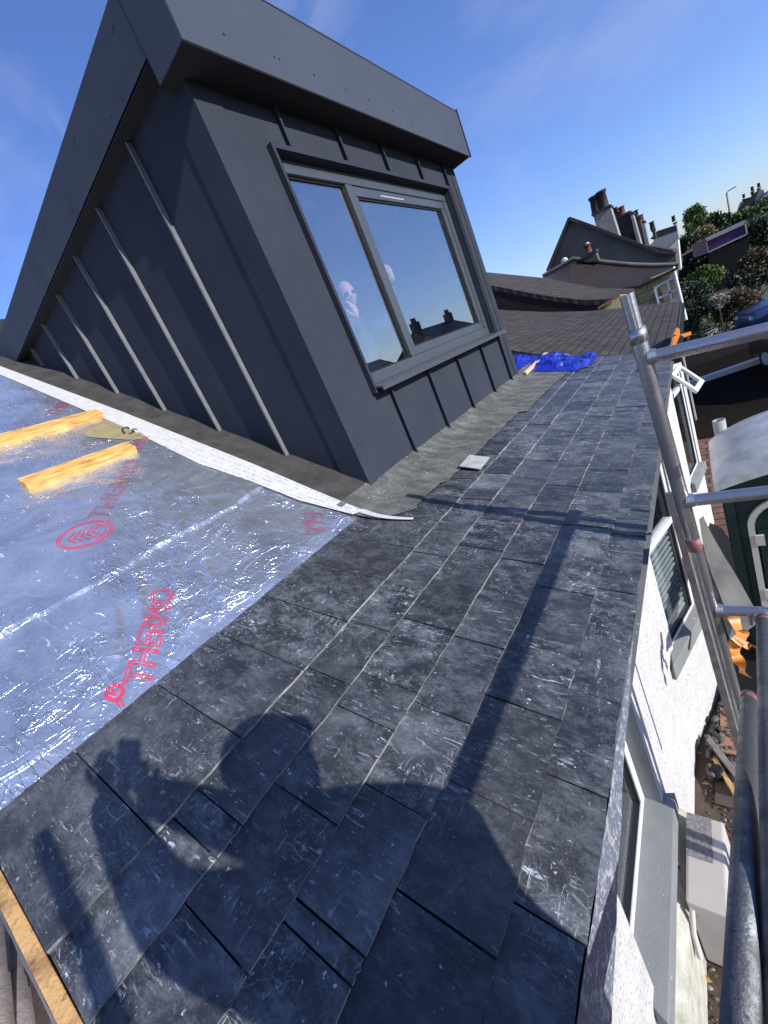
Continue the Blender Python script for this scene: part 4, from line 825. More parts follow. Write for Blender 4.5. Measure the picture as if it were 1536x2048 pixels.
# ================================================================== NEIGHBOURING HOUSES
def PY(pxs, Y): return [atY(a, b, Y) for a, b in pxs]
def ruled(mb, A, B_, n=24, m=10, sag=0.0, th=.08, mi=0):
    def sm(L, t): t *= len(L) - 1; i = min(int(t), len(L) - 2); return L[i].lerp(L[i + 1], t - i)
    vs = []; fs = []
    for i in range(n + 1):
        a, c = sm(A, i / n), sm(B_, i / n)
        for j in range(m + 1): p = a.lerp(c, j / m); vs.append(p + Vector((0, 0, -sag * math.sin(math.pi * j / m))))
    for i in range(n):
        for j in range(m): q = i * (m + 1) + j; fs.append((q, q + 1, q + m + 2, q + m + 1))
    k = len(vs); vs2 = [v - Vector((0, 0, th)) for v in vs]; f2 = [tuple(x + k for x in f[::-1]) for f in fs]
    rim = [j for j in range(m)] ; sides = []
    for j in range(m): sides += [(j, j + 1, j + 1 + k, j + k), (n * (m + 1) + j + 1, n * (m + 1) + j, n * (m + 1) + j + k, n * (m + 1) + j + 1 + k)]
    for i in range(n): sides += [(i * (m + 1), i * (m + 1) + k, (i + 1) * (m + 1) + k, (i + 1) * (m + 1)), (i * (m + 1) + m, (i + 1) * (m + 1) + m, (i + 1) * (m + 1) + m + k, i * (m + 1) + m + k)]
    mb.add(vs + vs2, fs + f2 + sides, mi)
def course_tex(base, name, w=.30, h=.22):
    m = brickmat(name, base[0], base[1], base[2], 1.0, w, h, (0, 0, math.pi / 2), .012); return m
M['n_roof'] = course_tex([(0.062, 0.056, 0.053), (0.088, 0.080, 0.075), (0.038, 0.034, 0.033)], 'weathered_brown_slates', .14, .12)
# next house along the terrace
h1 = empty('adjoining_house', (-.3, 9.9, GZ), 'lower terraced house adjoining the far end of the slates, weathered brown-grey roof', 'house')
mb = MB(); NA = PY([(1352, 700), (1345, 703), (1290, 712), (1150, 713), (1085, 709), (1030, 702), (960, 686), (900, 664)], 6.62); FB = PY([(1363, 602), (1359, 603), (1320, 606), (1270, 613), (1180, 622), (1090, 624), (1005, 620), (940, 610)], 13.2)
ruled(mb, NA, FB, 30, 14, 0.0, .10); mb.build('roof', M['n_roof'], h1)
mb = MB(); mb.box((-.34, 6.6, GZ), (-.25, 13.2, -.10)); mb.box((-5, 13.08, GZ), (-.14, 13.2, -.05)); mb.build('wall', M['render'], h1)
mb = MB(); mb.box((-.05, 6.6, -.16), (.06, 13.2, -.05)); mb.build('gutter', M['black_poly'], h1)
mb = MB(); mb.tube([(-.2, 12.9, -.1), (-.2, 12.9, GZ)], .035, 10); mb.build('downpipe', M['black_poly'], h1)
h2 = empty('low_roofed_house', (-1.5, 15.5, GZ), 'second terraced house with a yellow wall and sagging brown roof above a dark gable', 'house')
mb = MB(); ruled(mb, PY([(1262, 588), (1250, 592), (1215, 598), (1170, 600), (1110, 594), (1050, 584), (985, 571), (930, 562)], 13.5), PY([(1268, 577), (1262, 577), (1249, 577), (1200, 577), (1140, 566), (1091, 556), (1030, 550), (979, 545), (930, 541)], 17.6), 30, 6, 0, .14); mb.build('roof', M['n_roof'], h2)
mb = MB(); mb.prism(PY([(1250, 594), (1215, 600), (1170, 602), (1110, 596), (1050, 587), (985, 575), (930, 566), (930, 640), (1250, 640)], 13.52), (0, .12, 0)); mb.build('gable', M['dark_slate'], h2)
mb = MB(); mb.prism(PY([(1193, 630), (1236, 590), (1262, 588), (1262, 640), (1193, 640)], 13.50), (0, -.15, 0)); mb.build('wall', M['yellow_wall'], h2)
mb = MB(); a, c = PY([(1196, 617), (1240, 590)], 13.3); mb.bar(a, c, .05, .06); mb.build('bargeboard', M['red_brick'], h2)
h3 = empty('sandstone_house', (-1.0, 19.5, GZ), 'yellow sandstone house with a white window under a dark hipped slate roof', 'house')
mb = MB(); BT = PY([(1356, 533), (1330, 547), (1280, 571), (1240, 577), (1200, 577), (1150, 570), (1086, 556)], 18); TP = PY([(1352, 532), (1346, 534), (1310, 535), (1270, 534), (1235, 531), (1200, 527), (1147, 521), (1090, 553)], 19.6)
ruled(mb, BT, TP, 30, 8, 0, .06); rf3 = mb.build('roof', M['dark_slate'], h3)
mb = MB(); mb.tube([p + Vector((0, 0, .02)) for p in PY([(1358, 529), (1346, 531), (1310, 532), (1270, 531), (1235, 528), (1200, 524), (1147, 518), (1120, 534), (1086, 553)], 19.6)], .075, 8); mb.build('ridge', M['roughcast'], rf3)
mb = MB(); mb.prism(PY([(1196, 582), (1240, 581), (1281, 575), (1352, 540), (1361, 620), (1361, 700), (1196, 700)], 18.25), (0, .3, 0)); mb.build('wall', M['stone'], h3)
mb = MB(); mb.prism(PY([(1300, 556), (1352, 535), (1354, 545), (1328, 556)], 18.2), (0, .02, 0)); mb.build('painted_panel', M['yellow_wall'], h3)
def framewin(parent, o, ex, ez, d, bars, fm, gm, nm='window'):   # corner, width vector, height vector, outward
    m_ = MB(); o, ex, ez, d = Vector(o), Vector(ex), Vector(ez), Vector(d)
    def s(u0, u1, v0, v1): m_.hexa([o + ex * u0 + ez * v0, o + ex * u1 + ez * v0, o + ex * u1 + ez * v0 + d, o + ex * u0 + ez * v0 + d], [o + ex * u0 + ez * v1, o + ex * u1 + ez * v1, o + ex * u1 + ez * v1 + d, o + ex * u0 + ez * v1 + d])
    s(0, 1, 0, .09); s(0, 1, .91, 1); s(0, .1, .09, .91); s(.9, 1, .09, .91)
    for bt, p in bars:
        if bt == 'v': s(p - .045, p + .045, .09, .91)
        else: s(.1, .9, p - .035, p + .035)
    w_ = m_.build(nm, fm, parent); g_ = MB(); q = d * .3; g_.add([o + ex * .1 + ez * .09 + q, o + ex * .9 + ez * .09 + q, o + ex * .9 + ez * .91 + q, o + ex * .1 + ez * .91 + q], [(0, 1, 2, 3)]); g_.build('pane', gm, w_); return w_
wa, wb, wc = PY([(1318, 618), (1362, 596), (1307, 574)], 18.2)
framewin(h3, wa, wb - wa, wc - wa, (0, -.10, 0), (('v', .62), ('h', .45)), M['white_pvc'], M['wglass'])
mb = MB(); mb.tube(PY([(1346, 534), (1360, 590), (1372, 640)], 18.1), .05, 8); mb.build('downpipe', M['white_pvc'], h3)
def chimney(parent, pxs, Y, dp, m_, pots, cap=True):
    mb = MB(); mb.prism(PY(pxs, Y), (0, dp, 0)); c_ = mb.build('chimney', m_, parent)
    a, b_ = PY(pxs[:2], Y); k = MB(); k.bar(a + Vector((-.05, dp / 2, .02)), b_ + Vector((.05, dp / 2, .02)), dp + .12, .10); k.build('chimney_cap', M['roughdark'], c_)
    for px, py, rr, hh, pm in pots: p = atY(px, py, Y + dp / 2); q = MB(); q.tube([p, p + Vector((0, 0, hh * .85)), p + Vector((0, 0, hh * .86)), p + Vector((0, 0, hh))], [rr, rr * .82, rr * 1.05, rr * 1.05], 12); q.build('chimney_pot', pm, c_)
    return c_
chimney(rf3, [(1166, 517), (1190, 503), (1198, 522), (1170, 525)], 19.4, .5, M['roughcast'], [(1178, 508, .13, .34, M['red_pot'])])
mb = MB(); p = atY(1178, 502, 19.65); mb.tube([p, p + Vector((0, 0, .25))], .05, 8); mb.ico(p + Vector((0, 0, .27)), .07, .07, .04, 2); mb.build('chimney_cowl', M['far_white'], rf3)
mb = MB(); p = atY(1129, 522, 19.9); mb.tube([p - Vector((0, 0, .5)), p], .03, 8); mb.ico(p, .13, .05, .13, 2); mb.build('satellite_dish', M['far_white'], h3)
h4 = empty('tall_gabled_house', (-1.8, 25, GZ), 'tall roughcast house with a steep bare gable and pale two-pot chimney', 'house')
GP = [(1140, 440), (1189, 457), (1237, 476), (1277, 490), (1317, 507), (1352, 509), (1352, 620), (1060, 640), (1097, 542)]
mb = MB(); mb.prism(PY(GP, 24), (0, 3.5, 0)); mb.build('wall', M['roughcast'], h4)
mb = MB(); L = PY([(1352, 507), (1317, 505), (1277, 488), (1237, 473), (1189, 454), (1139, 436), (1095, 542)], 23.9)
for a, c in zip(L[:-1], L[1:]): mb.bar(a, c, .30, .10, (0, 0, 1) if abs((c - a).z) < abs((c - a).x) * 2 else (1, 0, 0))
mb.build('verge', M['roughdark'], h4)
chimney(h4, [(1186, 430), (1220, 413), (1239, 474), (1194, 458)], 24.3, .8, M['lightcast'], [(1194, 425, .21, .68, M['black_pot']), (1209, 417, .21, .72, M['black_pot']), (1208, 404, .12, .35, M['black_pot'])])
h5 = empty('row_of_chimney_houses', (0, 30, GZ), 'terraced house with a row of dark chimney stacks behind the tall gable', 'house')
mb = MB(); mb.prism(PY([(1232, 480), (1345, 500), (1350, 515), (1350, 640), (1232, 640)], 28.2), (0, 10, 0)); mb.build('wall', M['roughdark'], h5)
chimney(h5, [(1231, 438), (1259, 425), (1277, 491), (1240, 478)], 28.4, 1.2, M['roughdark'], [(1233, 434, .13, .45, M['black_pot']), (1245, 430, .17, .40, M['red_pot'])])
chimney(h5, [(1260, 428), (1265, 427), (1284, 494), (1276, 492)], 28.3, 1.0, M['lightcast'], [])
chimney(h5, [(1268, 440), (1279, 435), (1294, 500), (1284, 496)], 30.5, 1.2, M['roughdark'], [(1273, 437, .15, .4, M['black_pot'])])
chimney(h5, [(1281, 447), (1288, 444), (1301, 502), (1294, 500)], 33.0, 1.2, M['lightcast'], [(1284, 444, .14, .4, M['red_pot'])])
def farhouse(name, label, front, Y, dp, wm_, roofpx, rmat, chs=(), wins=()):
    h = empty(name, PY([front[0]], Y)[0], label, 'house', None); mb = MB(); mb.prism(PY(front, Y), (0, dp, 0)); mb.build('wall', wm_, h)
    mb = MB(); mb.prism(PY(roofpx, Y - .15), (0, dp * .9, 0)); rf = mb.build('roof', rmat, h)
    for c in chs: chimney(rf, c[0], Y + .5, 1.0, c[1], [(c[2][0], c[2][1], 0.16, .5, M['black_pot'])])
    for w in wins:
        a, b_, c_ = PY(w, Y - .05); framewin(h, a, b_ - a, c_ - a, (0, -.06, 0), (), M['white_pvc'], M['wglass'])
    return h
farhouse('grey_roofed_house', 'pale house with a light grey roof and white bargeboard beyond the chimney stacks', [(1318, 500), (1356, 478), (1362, 540), (1318, 540)], 38, 6, M['far_white'], [(1296, 497), (1310, 478), (1355, 462), (1358, 476), (1322, 502)], M['grey_panel'], (([(1304, 462), (1309, 460), (1314, 480), (1308, 482)], M['roughdark'], (1306, 459)),))
farhouse('dark_roofed_house', 'small dark-roofed white house at the foot of the tall tree', [(1330, 468), (1352, 458), (1360, 500), (1330, 500)], 55, 6, M['far_white'], [(1300, 478), (1314, 462), (1352, 450), (1354, 462), (1332, 472)], M['roughdark'], (([(1347, 447), (1353, 445), (1356, 460), (1350, 462)], M['far_white'], (1348, 443)),))
farhouse('hillside_house', 'grey gabled house on the skyline at the top right with two chimney pots', [(1511, 392), (1519, 379), (1527, 379), (1533, 400), (1530, 410), (1508, 412)], 78, 8, M['lightcast'], [(1492, 402), (1512, 386), (1520, 377), (1512, 395), (1504, 412), (1493, 414)], M['roughdark'], (([(1503, 385), (1508, 382), (1509, 390), (1505, 393)], M['roughdark'], (1505, 382)), ([(1516, 378), (1521, 376), (1522, 382), (1518, 384)], M['lightcast'], (1518, 375))))
farhouse('hillside_terrace', 'dark low terrace running along the skyline left of the grey gabled house', [(1481, 422), (1489, 402), (1500, 398), (1512, 410), (1512, 424), (1481, 430)], 84, 8, M['roughdark'], [(1484, 412), (1489, 398), (1500, 394), (1503, 402), (1490, 408)], M['dark_slate'], (([(1486, 399), (1490, 398), (1491, 404), (1487, 405)], M['roughdark'], (1488, 396)),))
farhouse('edge_house', 'pale bungalow cut off by the right picture edge on the hillside', [(1532, 392), (1560, 380), (1566, 405), (1536, 412)], 74, 8, M['far_white'], [(1529, 394), (1540, 378), (1566, 368), (1566, 384), (1532, 396)], M['grey_panel'])
# houses across the garden, mirrored in the dormer window
def backhouse(name, label, x, y, w, d, hw_, hr_, wm_, rm2, chy, ang=0.0):
    h = empty(name, (x, y, GZ), label, 'house'); T = Matrix.Rotation(ang, 4, 'Z'); o = Vector((x, y, 0)); q = lambda a, b_, c: o + T @ Vector((a, b_, 0)) + Vector((0, 0, c))
    mb = MB(); mb.hexa([q(0, -w / 2, GZ), q(0, w / 2, GZ), q(d, w / 2, GZ), q(d, -w / 2, GZ)], [q(0, -w / 2, hw_), q(0, w / 2, hw_), q(d, w / 2, hw_), q(d, -w / 2, hw_)]); mb.prism([q(0, -w / 2, hw_), q(d, -w / 2, hw_), q(d / 2, -w / 2, hr_)], T @ Vector((0, w, 0))); mb.build('wall', wm_, h)
    mb = MB()
    for sx in (-.3, d + .3): mb.hexa([q(sx, -w / 2 - .2, hw_ - .15), q(sx, w / 2 + .2, hw_ - .15), q(d / 2, w / 2 + .2, hr_ + .06), q(d / 2, -w / 2 - .2, hr_ + .06)], [q(sx, -w / 2 - .2, hw_), q(sx, w / 2 + .2, hw_), q(d / 2, w / 2 + .2, hr_ + .2), q(d / 2, -w / 2 - .2, hr_ + .2)])
    rf = mb.build('roof', rm2, h)
    for cy in chy:
        mb = MB(); mb.hexa([q(d / 2 - .4, cy - .7, hr_ - .6), q(d / 2 + .4, cy - .7, hr_ - .6), q(d / 2 + .4, cy + .7, hr_ - .6), q(d / 2 - .4, cy + .7, hr_ - .6)], [q(d / 2 - .4, cy - .7, hr_ + 1.2), q(d / 2 + .4, cy - .7, hr_ + 1.2), q(d / 2 + .4, cy + .7, hr_ + 1.2), q(d / 2 - .4, cy + .7, hr_ + 1.2)]); c_ = mb.build('chimney', M['roughdark'], rf)
        for k in (-.4, 0, .4): mb = MB(); mb.tube([q(d / 2, cy + k, hr_ + 1.2), q(d / 2, cy + k, hr_ + 1.75)], [.17, .14], 10); mb.build('chimney_pot', M['black_pot'], c_)
    for wy in (-w * .3, 0, w * .3): framewin(h, q(-.02, wy + .5, -.6), T @ Vector((0, -1.0, 0)), (0, 0, 1.3), T @ Vector((-.06, 0, 0)), (('h', .5),), M['white_pvc'], M['wglass'])
backhouse('villa', 'dark villa across the gardens, mirrored at the right of the big dormer pane', 20, 56, 12, 9, 2.6, 5.4, M['roughcast'], M['dark_slate'], (-5.0, 5.2))
backhouse('cottage', 'cottage across the gardens with a broad chimney mirrored in the narrow pane', 20, 36.5, 5, 7, 1.4, 3.6, M['roughcast'], M['dark_slate'], (-1.4,))
backhouse('bungalow', 'white bungalow across the gardens, mirrored at the corner of the narrow pane', 21, 30.3, 4, 8, .8, 2.9, M['far_white'], M['dark_slate'], (1.2,))

# ================================================================== TREES AND SHRUBS
def crown(mb, c, rx, ry, rz, n, leaf, clumps=14, seed=0, up_=0.0, mi=0):
    rs = random.Random(seed); c = Vector(c); cs_ = []
    for k in range(clumps):
        a, t = rs.uniform(0, 2 * math.pi), rs.uniform(-.8, 1); q = math.sqrt(max(0, 1 - t * t)) * rs.uniform(.3, .85)
        cs_.append((c + Vector((math.cos(a) * q * rx, math.sin(a) * q * ry, t * rz * .72)), rs.uniform(.30, .52)))
    for i in range(n):
        cc, rr = cs_[rs.randrange(clumps)]; v = Vector((rs.gauss(0, 1), rs.gauss(0, 1), rs.gauss(0, 1))).normalized() * rs.uniform(.55, 1.05) ; p = cc + Vector((v.x * rx, v.y * ry, v.z * rz)) * rr
        d = Vector((rs.gauss(0, 1), rs.gauss(0, 1), rs.gauss(0, 1) + up_)).normalized(); e = d.orthogonal().normalized(); e = Matrix.Rotation(rs.uniform(0, 6.28), 3, d) @ e; w = leaf * rs.uniform(.6, 1.3)
        mb.add([p - e * w * .5, p + d * w * .9 - e * w * .1, p + d * w * 1.5, p + d * w * .9 + e * w * .5], [(0, 1, 2, 3)], mi)
def tree(name, label, c, rx, ry, rz, n, leaf, lm, trunk_h, cat='tree', clumps=16, seed=1, group=None, base=None, up_=0):
    c = Vector(c); bz = base if base is not None else GZ; t = empty(name, (c.x, c.y, bz), label, cat, group)
    mb = MB(); crown(mb, c, rx, ry, rz, n, leaf, clumps, seed, up_); mb.build('crown' if cat == 'tree' else 'foliage', lm, t)
    mb = MB(); rs = random.Random(seed); r0 = max(.03, rx * .07); mb.tube([(c.x, c.y, bz), (c.x + rx * .05, c.y, (bz + c.z) / 2), (c.x, c.y, c.z + rz * .3)], [r0, r0 * .75, r0 * .3], 8)
    for k in range(6): a = rs.uniform(0, 6.28); z = bz + (c.z - bz) * rs.uniform(.35, .95); mb.tube([(c.x, c.y, z), (c.x + math.cos(a) * rx * .35, c.y + math.sin(a) * ry * .35, z + rz * .3), (c.x + math.cos(a) * rx * .7, c.y + math.sin(a) * ry * .7, z + rz * .65)], [r0 * .5, r0 * .3, r0 * .12], 6)
    mb.build('trunk' if cat == 'tree' else 'stem', M['bark'], t); return t
def tpx(px, py, Y, rpx, hpx):  # centre at photo point for plane Y; radius in photo pixels
    p = atY(px, py, Y); z = (RM.transposed() @ (p - CP)).z; return p, rpx * z / F, hpx * z / F
p, rx, rz = tpx(1392, 447, 62, 20, 26); tree('birch_tree', 'light green airy tree on the skyline between the white houses and the dark shrub', p, rx, rx, rz, 5200, .26, M['lf_mid'], 3, seed=3, clumps=26, up_=.6)
p, rx, rz = tpx(1412, 418, 62, 9, 17); 
p, rx, rz = tpx(1427, 452, 58, 24, 16); tree('dark_evergreen', 'dark rounded evergreen between the airy tree and the lamp post', p, rx, rx, rz, 3600, .28, M['lf_dark'], 3, seed=5, clumps=16)
p, rx, rz = tpx(1372, 488, 52, 20, 16); tree('dark_shrub', 'dark shrub behind the white houses, left below the airy tree', p, rx, rx, rz, 2600, .24, M['lf_dark'], 2, cat='shrub', seed=6)
p, rx, rz = tpx(1407, 466, 50, 16, 9); tree('yellow_shrub', 'shrub in yellow blossom above the purple fascia', p, rx, rx, rz, 1800, .2, M['lf_yellow'], 2, cat='shrub', seed=8)
hd = MB()
for i in range(12):
    p = atY(1350 + i * 17, 518 - i * 8.1, 47); crown(hd, p + Vector((0, 0, -1.0)), 1.3, 1.0, 1.4, 620, .22, 8, 30 + i)
hdo = hd.build('dark_hedge', M['lf_dark']); tag(hdo, 'long dark hedge behind the parked dark car, under the purple fascia', 'hedge')
gp_ = MB()
for i in range(9): p = atY(1440 + i * 14, 452 - i * 6.5, 60); crown(gp_, p + Vector((0, 0, -.1)), 1.6, 1.2, .55, 420, .22, 6, 60 + i)
tag(gp_.build('bright_hedge', M['lf_mid']), 'bright green clipped hedge along the top right hillside', 'hedge')
p, rx, rz = tpx(1403, 562, 30, 34, 22); tree('green_bush', 'bright green topped bush beside the sandstone house', p, rx, rx * .8, rz, 5200, .11, M['lf_mid'], 1, cat='bush', seed=11, clumps=18)
p, rx, rz = tpx(1385, 615, 24, 28, 46); tree('dark_bush', 'tall dark bush filling the shade beside the neighbouring gutter', p, rx, rx, rz, 6000, .10, M['lf_dark'], 1, cat='bush', seed=12, clumps=26)
p, rx, rz = tpx(1463, 612, 24, 44, 32); tree('rusty_bush', 'rusty brown and olive bush in the middle of the garden', p, rx, rx * .8, rz, 8000, .085, M['lf_brown'], 1, cat='bush', seed=13, clumps=26)
p, rx, rz = tpx(1436, 603, 23.2, 16, 12); tree('flowering_bush', 'pale flowering bush in front of the rusty brown one', p, rx, rx, rz, 1500, .075, M['lf_white'], 1, cat='bush', seed=14)
p, rx, rz = tpx(1512, 540, 28, 40, 34); tree('autumn_bush', 'large dark bush with reddish tips at the right picture edge', p, rx, rx, rz, 6500, .11, M['lf_brown'], 1, cat='bush', seed=15, clumps=24)
p, rx, rz = tpx(1500, 560, 26.5, 34, 26); tree('olive_bush', 'olive green bush below the reddish tips at the right edge', p, rx, rx, rz, 4200, .10, M['lf_dark'], 1, cat='bush', seed=16)
gc = MB()
for i in range(26): p = atZ(rnd(1368, 1500), rnd(635, 690), GZ + .1); crown(gc, p + Vector((0, 0, .15)), .5, .5, .28, 170, .08, 4, 100 + i)
gco = gc.build('ground_cover', M['lf_olive']); tag(gco, 'low olive ground cover planting along the garden path', 'ground cover', kind='stuff')
gw = MB(); a, c = atZ(1372, 700, GZ), atZ(1500, 640, GZ); gw.bar(a + Vector((0, 0, .15)), c + Vector((0, 0, .15)), .25, .3); tag(gw.build('garden_wall', M['pale_slate']), 'low pale stone garden edging beyond the drive', 'wall')
gw = MB(); a, c = atZ(1352, 782, GZ), atZ(1560, 712, GZ); gw.bar(a + Vector((0, 0, .08)), c + Vector((0, 0, .08)), .30, .16); tag(gw.build('drive_edging', M['pale_trim']), 'long pale kerb edging across the brick drive', 'kerb')
fn = MB(); a, c = atZ(1350, 752, GZ), atZ(1560, 676, GZ); fn.bar(a + Vector((0, .4, .25)), c + Vector((0, .4, .25)), .08, .5); tag(fn.build('dark_fence', M['black_poly']), 'dark timber fence across the far side of the brick drive', 'fence')

# ================================================================== STREET THINGS
lp = empty('street_lamp', atY(1462, 436, 66), 'thin grey street lamp standing on the skyline', 'street lamp')
mb = MB(); a, c, e = PY([(1462, 440), (1453, 386), (1458, 381)], 66); mb.tube([a, c, e], [.10, .07, .05], 10); mb.build('post', M['grey_panel'], lp); mb = MB(); mb.bar(e, e + Vector((.6, 0, .05)), .22, .10); mb.build('lamp_head', M['grey_panel'], lp)
ks = empty('shop_kiosk', atZ(1440, 540, GZ), 'dark low shop front under a long purple fascia', 'shop')
mb = MB(); pf = PY([(1416, 505), (1494, 468), (1490, 444), (1411, 480)], 44); mb.prism(pf, (0, .25, 0)); fa_ = mb.build('fascia', M['purple'], ks)
for i in range(4): mb = MB(); a, c = pf[i], pf[(i + 1) % 4]; mb.bar(a + Vector((0, -.04, 0)), c + Vector((0, -.04, 0)), .10, .10 if i != 2 else .26); mb.build('fascia_trim', M['grey_panel'], fa_)
mb = MB(); mb.prism(PY([(1382, 490), (1411, 478), (1416, 506), (1388, 516)], 43.5), (0, 2.5, 0)); mb.build('side_fascia', mat('dull_purple_panel', (0.05, 0.035, 0.055), 0.6), ks)
mb = MB(); a, c = PY([(1416, 512), (1496, 476)], 45); mb.prism([a, c, Vector((c.x, c.y, GZ)), Vector((a.x, a.y, GZ))], (0, 3, 0)); mb.build('shop_wall', M['black_poly'], ks)
mb = MB(); a, c = PY([(1354, 516), (1386, 499)], 43); mb.bar(a, c, .08, .10); tag(mb.build('red_rail', M['red_paint']), 'red rail running from the shop fascia towards the sandstone house', 'rail')
def car(name, label, base, ang, body, L=4.2, Wd=1.75, H=1.45, group=None):
    base = Vector(base); t = empty(name, base, label, 'car', group); T = Matrix.Rotation(ang, 3, 'Z'); q = lambda a, b_, c: base + T @ Vector((a, b_, c))
    side = [(-.50, .28), (-.50, .62), (-.485, .74), (-.30, .80), (-.16, .985), (.0, 1.0), (.22, .99), (.40, .80), (.49, .74), (.50, .45), (.49, .28)]
    belt = .80
    mb = MB(); vs = []; fs = []; nw = [(-1, .0), (-.94, 1)]
    rows = [-1, -.93, -.6, 0, .6, .93, 1]
    for k in rows:
        for x, z in side:
            inn = 1 - .16 * max(0, (z - belt) / .2) if abs(k) > .5 else 1; sq = 1 if abs(k) < .95 else .97
            vs.append(q(x * L * sq, k * Wd / 2 * inn, z * H * (1 if abs(k) < .95 else .985) + (.0)))
    n = len(side)
    for i in range(len(rows) - 1):
        for j in range(n): a = i * n + j; b_ = i * n + (j + 1) % n; fs.append((a, b_, b_ + n, a + n))
    fs += [tuple(range(n)), tuple(range(len(vs) - 1, len(vs) - n - 1, -1))]
    mb.add(vs, fs, 0, True); bo = mb.build('body', body, t)
    g_ = MB(); 
    for s in (-1, 1):
        y = s * (Wd / 2 + .004); yi = s * (Wd / 2 * .86 + .012)
        g_.add([q(-.27 * L, y, belt * H), q(.02 * L, y, belt * H), q(.02 * L, yi, .96 * H), q(-.15 * L, yi, .955 * H)], [(0, 1, 2, 3)]); g_.add([q(.04 * L, y, belt * H), q(.34 * L, y, belt * H), q(.21 * L, yi, .955 * H), q(.04 * L, yi, .96 * H)], [(0, 1, 2, 3)])
    g_.add([q(-.302 * L, -Wd * .42, .815 * H), q(-.302 * L, Wd * .42, .815 * H), q(-.168 * L, Wd * .36, .975 * H), q(-.168 * L, -Wd * .36, .975 * H)], [(0, 1, 2, 3)]); g_.add([q(.395 * L, -Wd * .42, .82 * H), q(.395 * L, Wd * .42, .82 * H), q(.232 * L, Wd * .36, .98 * H), q(.232 * L, -Wd * .36, .98 * H)], [(0, 1, 2, 3)])
    for v in range(len(g_.v)): g_.v[v] = g_.v[v] + Vector((0, 0, .008))
    g_.build('windows', M['wglass'], bo)
    for x in (-.31, .31):
        for s in (-1, 1):
            w_ = MB(); w_.tube([q(x * L, s * (Wd / 2 - .18), .31), q(x * L, s * (Wd / 2 + .01), .31)], .31, 22); wo = w_.build('wheel', M['black_poly'], t); r_ = MB(); r_.tube([q(x * L, s * (Wd / 2 + .008), .31), q(x * L, s * (Wd / 2 + .022), .31)], .19, 16); r_.build('rim', M['grey_plastic'], wo)
    for s in (-1, 1):
        l_ = MB(); l_.ico(q(-.487 * L, s * Wd * .36, .60 * H), .09, .16, .08, 2); l_.build('headlight', M['far_white'], t); l_ = MB(); l_.ico(q(.487 * L, s * Wd * .38, .62 * H), .07, .12, .12, 2); l_.build('tail_light', M['red_pot'], t)
        l_ = MB(); l_.ico(q(-.20 * L, s * (Wd / 2 + .09), .86 * H), .07, .10, .06, 2); l_.build('wing_mirror', body, t)
    return t
M['car_navy'] = mat('navy_car_paint', (0.010, 0.014, 0.035), 0.22, 0.3, spec=0.7); M['car_blue'] = mat('blue_car_paint', (0.06, 0.10, 0.20), 0.2, 0.4, spec=0.7); M['car_maroon'] = mat('maroon_car_paint', (0.10, 0.055, 0.055), 0.3, 0.3); M['car_red'] = mat('red_car_paint', (0.25, 0.02, 0.03), 0.3, 0.2)
car('parked_car', 'dark navy car parked behind the bushes below the purple fascia', atZ(1455, 545, GZ) , .55, M['car_navy'])
p = atZ(1640, 632, GZ); car('parked_car', 'blue car at the right edge above the top scaffold rung', p, .25, M['car_blue'])
p = atZ(1590, 742, GZ); car('parked_car', 'dull maroon car on the brick drive below the top scaffold rung', p + Vector((.9, .2, 0)), -1.15, M['car_maroon'])
p = atY(1523, 420, 96); p.z = 1.75; car('parked_car', 'small red car on the hillside road near the skyline', p, .5, M['car_red'], L=3.4, Wd=1.5, H=1.3)

# ================================================================== PORTABLE TOILET
LX0, LX1, LY0, LY1, LZ0, LZ1 = .205, 1.40, 4.20, 5.28, GZ + .02, -.84
lo = empty('portable_toilet', ((LX0 + LX1) / 2, (LY0 + LY1) / 2, GZ), 'dark green portable toilet with a pale translucent domed roof and vent pipe', 'portable toilet')
mb = MB(); mb.box((LX0 + .05, LY0 + .05, LZ0), (LX1 - .05, LY1 - .05, LZ1)); 
for x in (LX0 + .05, LX1 - .11): mb.box((x, LY0 + .02, LZ0), (x + .06, LY0 + .05, LZ1))
for k in range(5): mb.box((LX0 + .03, LY0 + .16 + k * .18, LZ0 + .1), (LX0 + .05, LY0 + .24 + k * .18, LZ1 - .08))
mb.build('cabin', M['loo_green'], lo)
rf = MB(); n = 20; m = 8; vs = []; fs = []
for i in range(n + 1):
    u = i / n; x = LX0 + (LX1 - LX0) * u
    for j in range(m + 1):
        v = j / m; y = LY0 - .03 + (LY1 - LY0 + .06) * v; arch = math.sin(math.pi * u) ** .8
        vs.append(Vector((x, y, LZ1 + .02 + .20 * arch + .07 * math.sin(math.pi * v) ** .6 + (.012 if j in (2, 6) else 0) * (1 if .05 < u < .95 else 0))))
for i in range(n):
    for j in range(m): q = i * (m + 1) + j; fs.append((q, q + 1, q + m + 2, q + m + 1))
k = len(vs); vs2 = [Vector((v.x, v.y, LZ1 - .05 + .12 * math.sin(math.pi * (v.x - LX0) / (LX1 - LX0)))) for v in vs]
for i in range(n): fs += [(i * (m + 1), (i + 1) * (m + 1), (i + 1) * (m + 1) + k, i * (m + 1) + k), (i * (m + 1) + m, i * (m + 1) + m + k, (i + 1) * (m + 1) + m + k, (i + 1) * (m + 1) + m)]
for j in range(m): fs += [(j, j + k, j + 1 + k, j + 1), (n * (m + 1) + j, n * (m + 1) + j + 1, n * (m + 1) + j + 1 + k, n * (m + 1) + j + k)]
rf.add(vs + vs2, fs, 0, True); rf.build('roof', M['loo_roof'], lo)
mb = MB(); mb.pipe((.315, 5.33, -1.4), (.315, 5.33, -.62), .055, .046, 20); mb.build('vent_pipe', M['grey_plastic'], lo)
